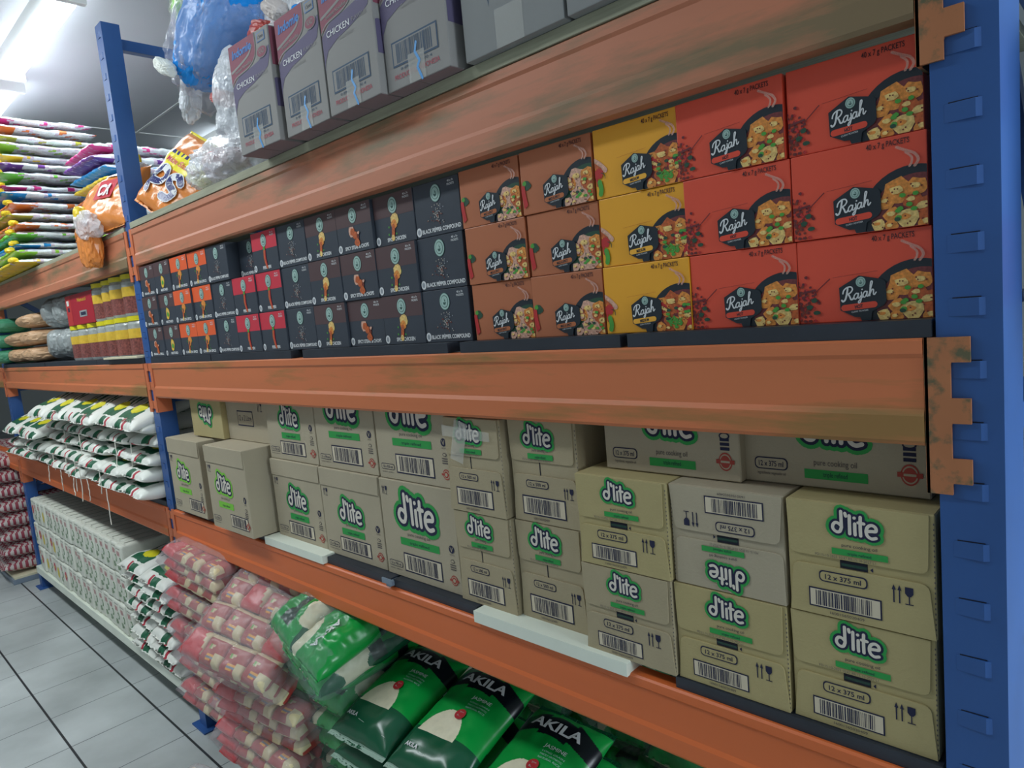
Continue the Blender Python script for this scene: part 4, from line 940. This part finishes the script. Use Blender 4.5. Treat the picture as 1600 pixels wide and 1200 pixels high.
for i, x in enumerate((-4.16, -4.40)):
    for r in range(2):
        h = .185 if r == 0 else (.15, .17)[i]
        t = thing('wrapped_pack', 'grey film wrapped pack, %s of the %s pair left of the jars' % (('lower', 'upper')[r], ('right', 'left')[i]), 'pack', (x+.02, .15, TJ+.097+r*.178), (0, 0, rs.uniform(-.1, .1)), 'grey wrapped packs')
        link_mesh('wrapping', crumple('wrapping', .108, .10, .084, 'silver_wrap', i*3+r+2, .10, 3, 4, .03), t)
for c, (x, mt, nm) in enumerate(((-4.68, 'roll_tan', 'tan'), (-5.08, 'roll_tan', 'pale tan'), (-5.3, 'roll_green', 'green'))):
    for r in range(3):
        if c == 1 and r == 2: continue
        t = thing('wrapped_roll', '%s film wrapped roll pack, %s of the stack at the left end' % (nm, ('bottom', 'middle', 'top')[r]), 'pack', (x, .12 if c < 2 else .05, TJ+.050+r*.1), (0, 0, 0), '%s rolls' % nm)
        link_mesh('wrapping', crumple('wrapping', (.17, .19, .072)[c], .13, .044, mt, c*5+r, .08, 3, 4, .03), t)

# colourful snack packs on top of the left bay
def row_color(colr, seed):
    def c(u, v, top):
        s = math.sin(u*23+seed*2.1+v*9)+.7*math.sin(u*57+seed*1.3-v*20)
        if (not top and v < -.55) or v < -.90: return 'sn_'+colr if s > -1.45 else 'foil_tint'
        return 'foil' if s > -.45 else ('foil_tint' if s > -1.2 else 'sn_'+colr)
    return c
order = ['yellow', 'lime', 'blue', 'green', 'orange', 'olive', 'orange', 'blue', 'magenta', 'green', 'purple', 'yellow', 'lime', 'olive', 'orange', 'pink']
TL = 2.0685
for i, cn in enumerate(order):
    me, _ = pillow('snack_bale', 1.25, .5, .049, row_color(cn, i), 110, 34, i+80, .009, 20, pu=8, pv=5.0, low=.40, seam=.995, ey=.05, ef=14)
    t = thing('snack_bale', '%s-edged snack bale, number %s from the top of the left pile' % (cn, ('one two three four five six seven eight nine ten eleven twelve thirteen fourteen fifteen sixteen'.split()[15-i])), 'snack pack', (-4.72+rs.uniform(-.03, .03)-(.01*i), .17+rs.uniform(-.02, .02), TL+.0515*i), (0, rs.uniform(-.012, .02), rs.uniform(-.02, .02)), 'snack bales')
    link_mesh('snack_packets', me, t)
    k = MB(); link_mesh('yellow_tag', crumple('yellow_tag', .035, .02, .014, 'sn_yellow', i, .2, 2, 3), t, (.56, -.245, .034))
order2 = ['green', 'pink', 'purple', 'orange', 'yellow', 'blue', 'purple', 'pink', 'green', 'pink']
for i, cn in enumerate(['blue', 'lime', 'pink', 'green', 'pink', 'orange', 'yellow', 'blue', 'purple', 'pink']):
    L = .62-.028*max(0, i-4)
    me, _ = pillow('snack_bale', L, .5, .054, row_color(cn, i+30), 70, 34, i+110, .010, 20, pu=6, pv=5.0, low=.40, seam=.995, ey=.05, ef=9)
    t = thing('snack_bale', '%s-edged snack bale, %s up in the pile nearer the upright' % (cn, ORD[i] if i < 9 else 'topmost'), 'snack pack', (-3.73-.012*i-(.62-L)/2, .45+rs.uniform(-.02, .02), TL+.058*i), (0, rs.uniform(-.012, .03), rs.uniform(-.02, .02)), 'snack bales nearer the upright')
    link_mesh('snack_packets', me, t)

# large crisp bags
def crisp_bag(name, label, loc, rot, w, hgt, th, band):
    t = thing(name, label, 'crisps bag', loc, rot)
    def c(u, v, top):
        if band:
            if .02 < v < .32: return 'snack_yellow'
            if .32 <= v < .44: return 'snack_navy' if math.sin(u*30) > -.2 else 'snack_yellow'
        if abs(v) > .95: return 'snack_yellow' if v > 0 and band else 'snack_orange'
        return 'snack_orange'
    me, tp = pillow('bag_body', w, hgt, th, c, 40, 50, 21, .014, 9, low=.5, pu=2.8); link_mesh('bag_body', me, t)
    a = Art()
    if band:
        for pts in ([(-.075, -.09), (-.075, .02), (-.03, .02), (-.012, -.01), (-.03, -.04), (-.07, -.045)], [(.075, .0), (.05, .02), (.02, .005), (.03, -.025), (.065, -.045), (.06, -.08), (.02, -.085)]):
            q = [(x*1.0, y*.85-.03) for x, y in smooth_line(pts, 4)]; a.stroke('white_ink', q, .032, 1, 8); a.stroke('snack_navy', q, .024, 2, 8)
        a.text('snack_red', 'Maize Snack', .0, hgt*.06, .022, 2, w=w*.6, shear=.2, bold=.02)
    else:
        a.rect('snack_red', .02, -.03, .16, .06, 1); a.text('white_ink', 'CR', .09, -.015, .055, 2, bold=.04); a.rect('snack_navy', .03, .08, .15, .12, 1)
    link_mesh('lettering', a.mesh('lettering', lambda x, y, d: (x, y, tp(x, y)+.006+d)), t)
    return t
crisp_bag('crisp_bag', 'large orange crisps bag with a yellow band, leaning just right of the blue upright', (-2.43, .16, 2.18), (0, 0, 0), .30, .34, .08, True).rotation_euler = (Matrix.Rotation(math.radians(26), 3, 'Z') @ Matrix.Rotation(math.radians(62), 3, 'X') @ Matrix.Rotation(math.radians(-34), 3, 'Z')).to_euler()
crisp_bag('crisp_bag', 'orange crisps bag with a red label, lying left of the blue upright', (-2.98, .10, 2.165), (math.radians(60), 0, math.radians(4)), .52, .28, .12, False)
t = thing('snack_bag', 'small orange and clear bag hanging over the left beam edge', 'bag', (-3.02, -.045, 2.03), (0, .25, 0)); link_mesh('bag_body', crumple('bag_body', .075, .035, .085, 'snack_orange', 3, .3, 3, 4), t); link_mesh('clear_top', crumple('clear_top', .10, .04, .06, 'film_thick', 4, .3, 3, 4), t, (.01, 0, .09)); link_mesh('yellow_tag', crumple('yellow_tag', .03, .02, .03, 'sn_yellow', 4, .3, 3, 3), t, (-.03, -.02, .13))
t = thing('bag_knot', 'yellow knotted top of the orange crisps bag left of the blue upright', 'knot', (-2.82, .10, 2.33)); link_mesh('knot', crumple('knot', .035, .03, .04, 'sn_yellow', 6, .3, 3, 3), t); link_mesh('film_frill', crumple('film_frill', .05, .035, .035, 'film_thick', 7, .4, 4, 4), t, (.02, 0, -.03))
# film sacks of snack packs on the top board
def film_sack(loc, rot, s, mat, label, seed, inner=(), fl='film_thick'):
    t = thing('film_sack', label, 'plastic sack', loc, rot, 'clear film sacks'); 
    if mat: link_mesh('snack_packet', crumple('snack_packet', s[0]*.9, s[1]*.9, s[2]*.9, mat, seed, .2, 3, 5, .05), t)
    link_mesh('plastic_film', crumple('plastic_film', s[0], s[1], s[2], fl, seed+9, .34, 3, 5, .07), t)
    for j, (dx, dy, dz, r, m) in enumerate(inner): link_mesh('snack_packet', crumple('snack_packet', r*1.3, r, r*.7, m, seed+j, .25, 3, 4), t, (dx, dy, dz), (.3*j, .5*j, 0))
    return t
film_sack((-2.06, .16, 2.60), (0, .75, .2), (.10, .13, .21), 'bag_blue', 'bright blue packet in clear film at the top, left of the noodle cartons', 3, ((-.02, -.13, -.16, .028, 'bag_white'),), 'film')
film_sack((-2.17, .15, 2.74), (0, .4, 0), (.07, .08, .09), 'lime', 'lime green packet in clear film at the very top left of the blue packet', 5, (), 'film')
film_sack((-1.93, .19, 2.36), (0, .45, .1), (.10, .10, .15), None, 'clear crumpled film sack with red packets directly below the blue packet', 7, ((-.06, -.07, -.02, .035, 'red_pack'), (.02, -.08, .07, .03, 'zig_white')))
film_sack((-1.96, .13, 2.15), (0, .12, 0), (.26, .11, .075), None, 'clear film spilling over the top board beside the leftmost noodle carton', 11, ((.0, -.04, .02, .05, 'red_pack'), (-.13, -.02, -.01, .04, 'foil_tint')))
film_sack((-2.31, .15, 2.50), (0, .40, 0), (.04, .03, .11), None, 'pointed clear film flap hanging left of the blue packet', 13, ())
film_sack((-1.66, .24, 2.47), (0, .3, 0), (.17, .10, .10), None, 'clear film sack with red and blue packets behind the noodle cartons', 17, ((-.10, -.07, .0, .05, 'red_pack'), (-.02, -.09, .06, .035, 'zig_white'), (.12, -.08, .03, .035, 'bag_blue')))

# past the far left upright: low deck with red zigzag bags
tag(link_mesh('low_deck', boxm('low_deck', (-8.4, -.11, .0), (-5.67, .75, .035), 'steel_edge', .003)), 'low grey steel edged deck on the floor at the far left', 'deck')
tag(link_mesh('deck_board', boxm('deck_board', (-8.39, -.10, .0355), (-5.675, .74, .05), 'cream_panel', .001)), 'beige board lying on the low floor deck at the far left', 'board')
def zig_mesh():
    me, tp = pillow('zigzag_bag', .40, .5, .12, lambda u, v, t: 'zig_red' if (abs(((u*4) % 1)-.5)*1.2+v*7) % 1 > .5 else 'zig_white', 40, 60, 31, .01, 9, pu=4, low=.45); return me
ZM = zig_mesh()
for c in range(3):
    for r in range(8):
        t = thing('zigzag_bag', 'red and white zigzag patterned bag, %s of eight, %s stack past the far upright' % ('first second third fourth fifth sixth seventh eighth'.split()[r], ('nearest', 'middle', 'farthest')[c]), 'bag', (-5.93-.42*c, .10, .051+r*.108), (0, 0, rs.uniform(-.04, .04)), 'zigzag patterned bags'); link_mesh('bag_body', ZM, t)
for c in range(3):
    for r in range(3):
        t = thing('wrapped_roll', 'green wrapped roll pack beyond the far upright, %s column, %s row' % (('right', 'middle', 'left')[c], ('lowest', 'second', 'top')[r]), 'pack', (-5.75-.36*c, .12, T2+.05+r*.1-.022), (0, 0, 0), 'green rolls'); link_mesh('wrapping', crumple('wrapping', .16, .13, .044, 'roll_green', c*4+r, .1, 3, 3), t)
# goods just right of the near upright
for i, (z, mt, nm) in enumerate(((1.56, 'raj_red', 'red'), (1.68, 'zig_white', 'pink-white'), (1.80, 'zig_red', 'crimson'))):
    tag(link_mesh('packed_box', boxm('packed_box', (.10, .16, z-.0), (.34, .4, z+.115), mt, .003)), '%s box glimpsed just right of the near blue upright' % nm, 'box')
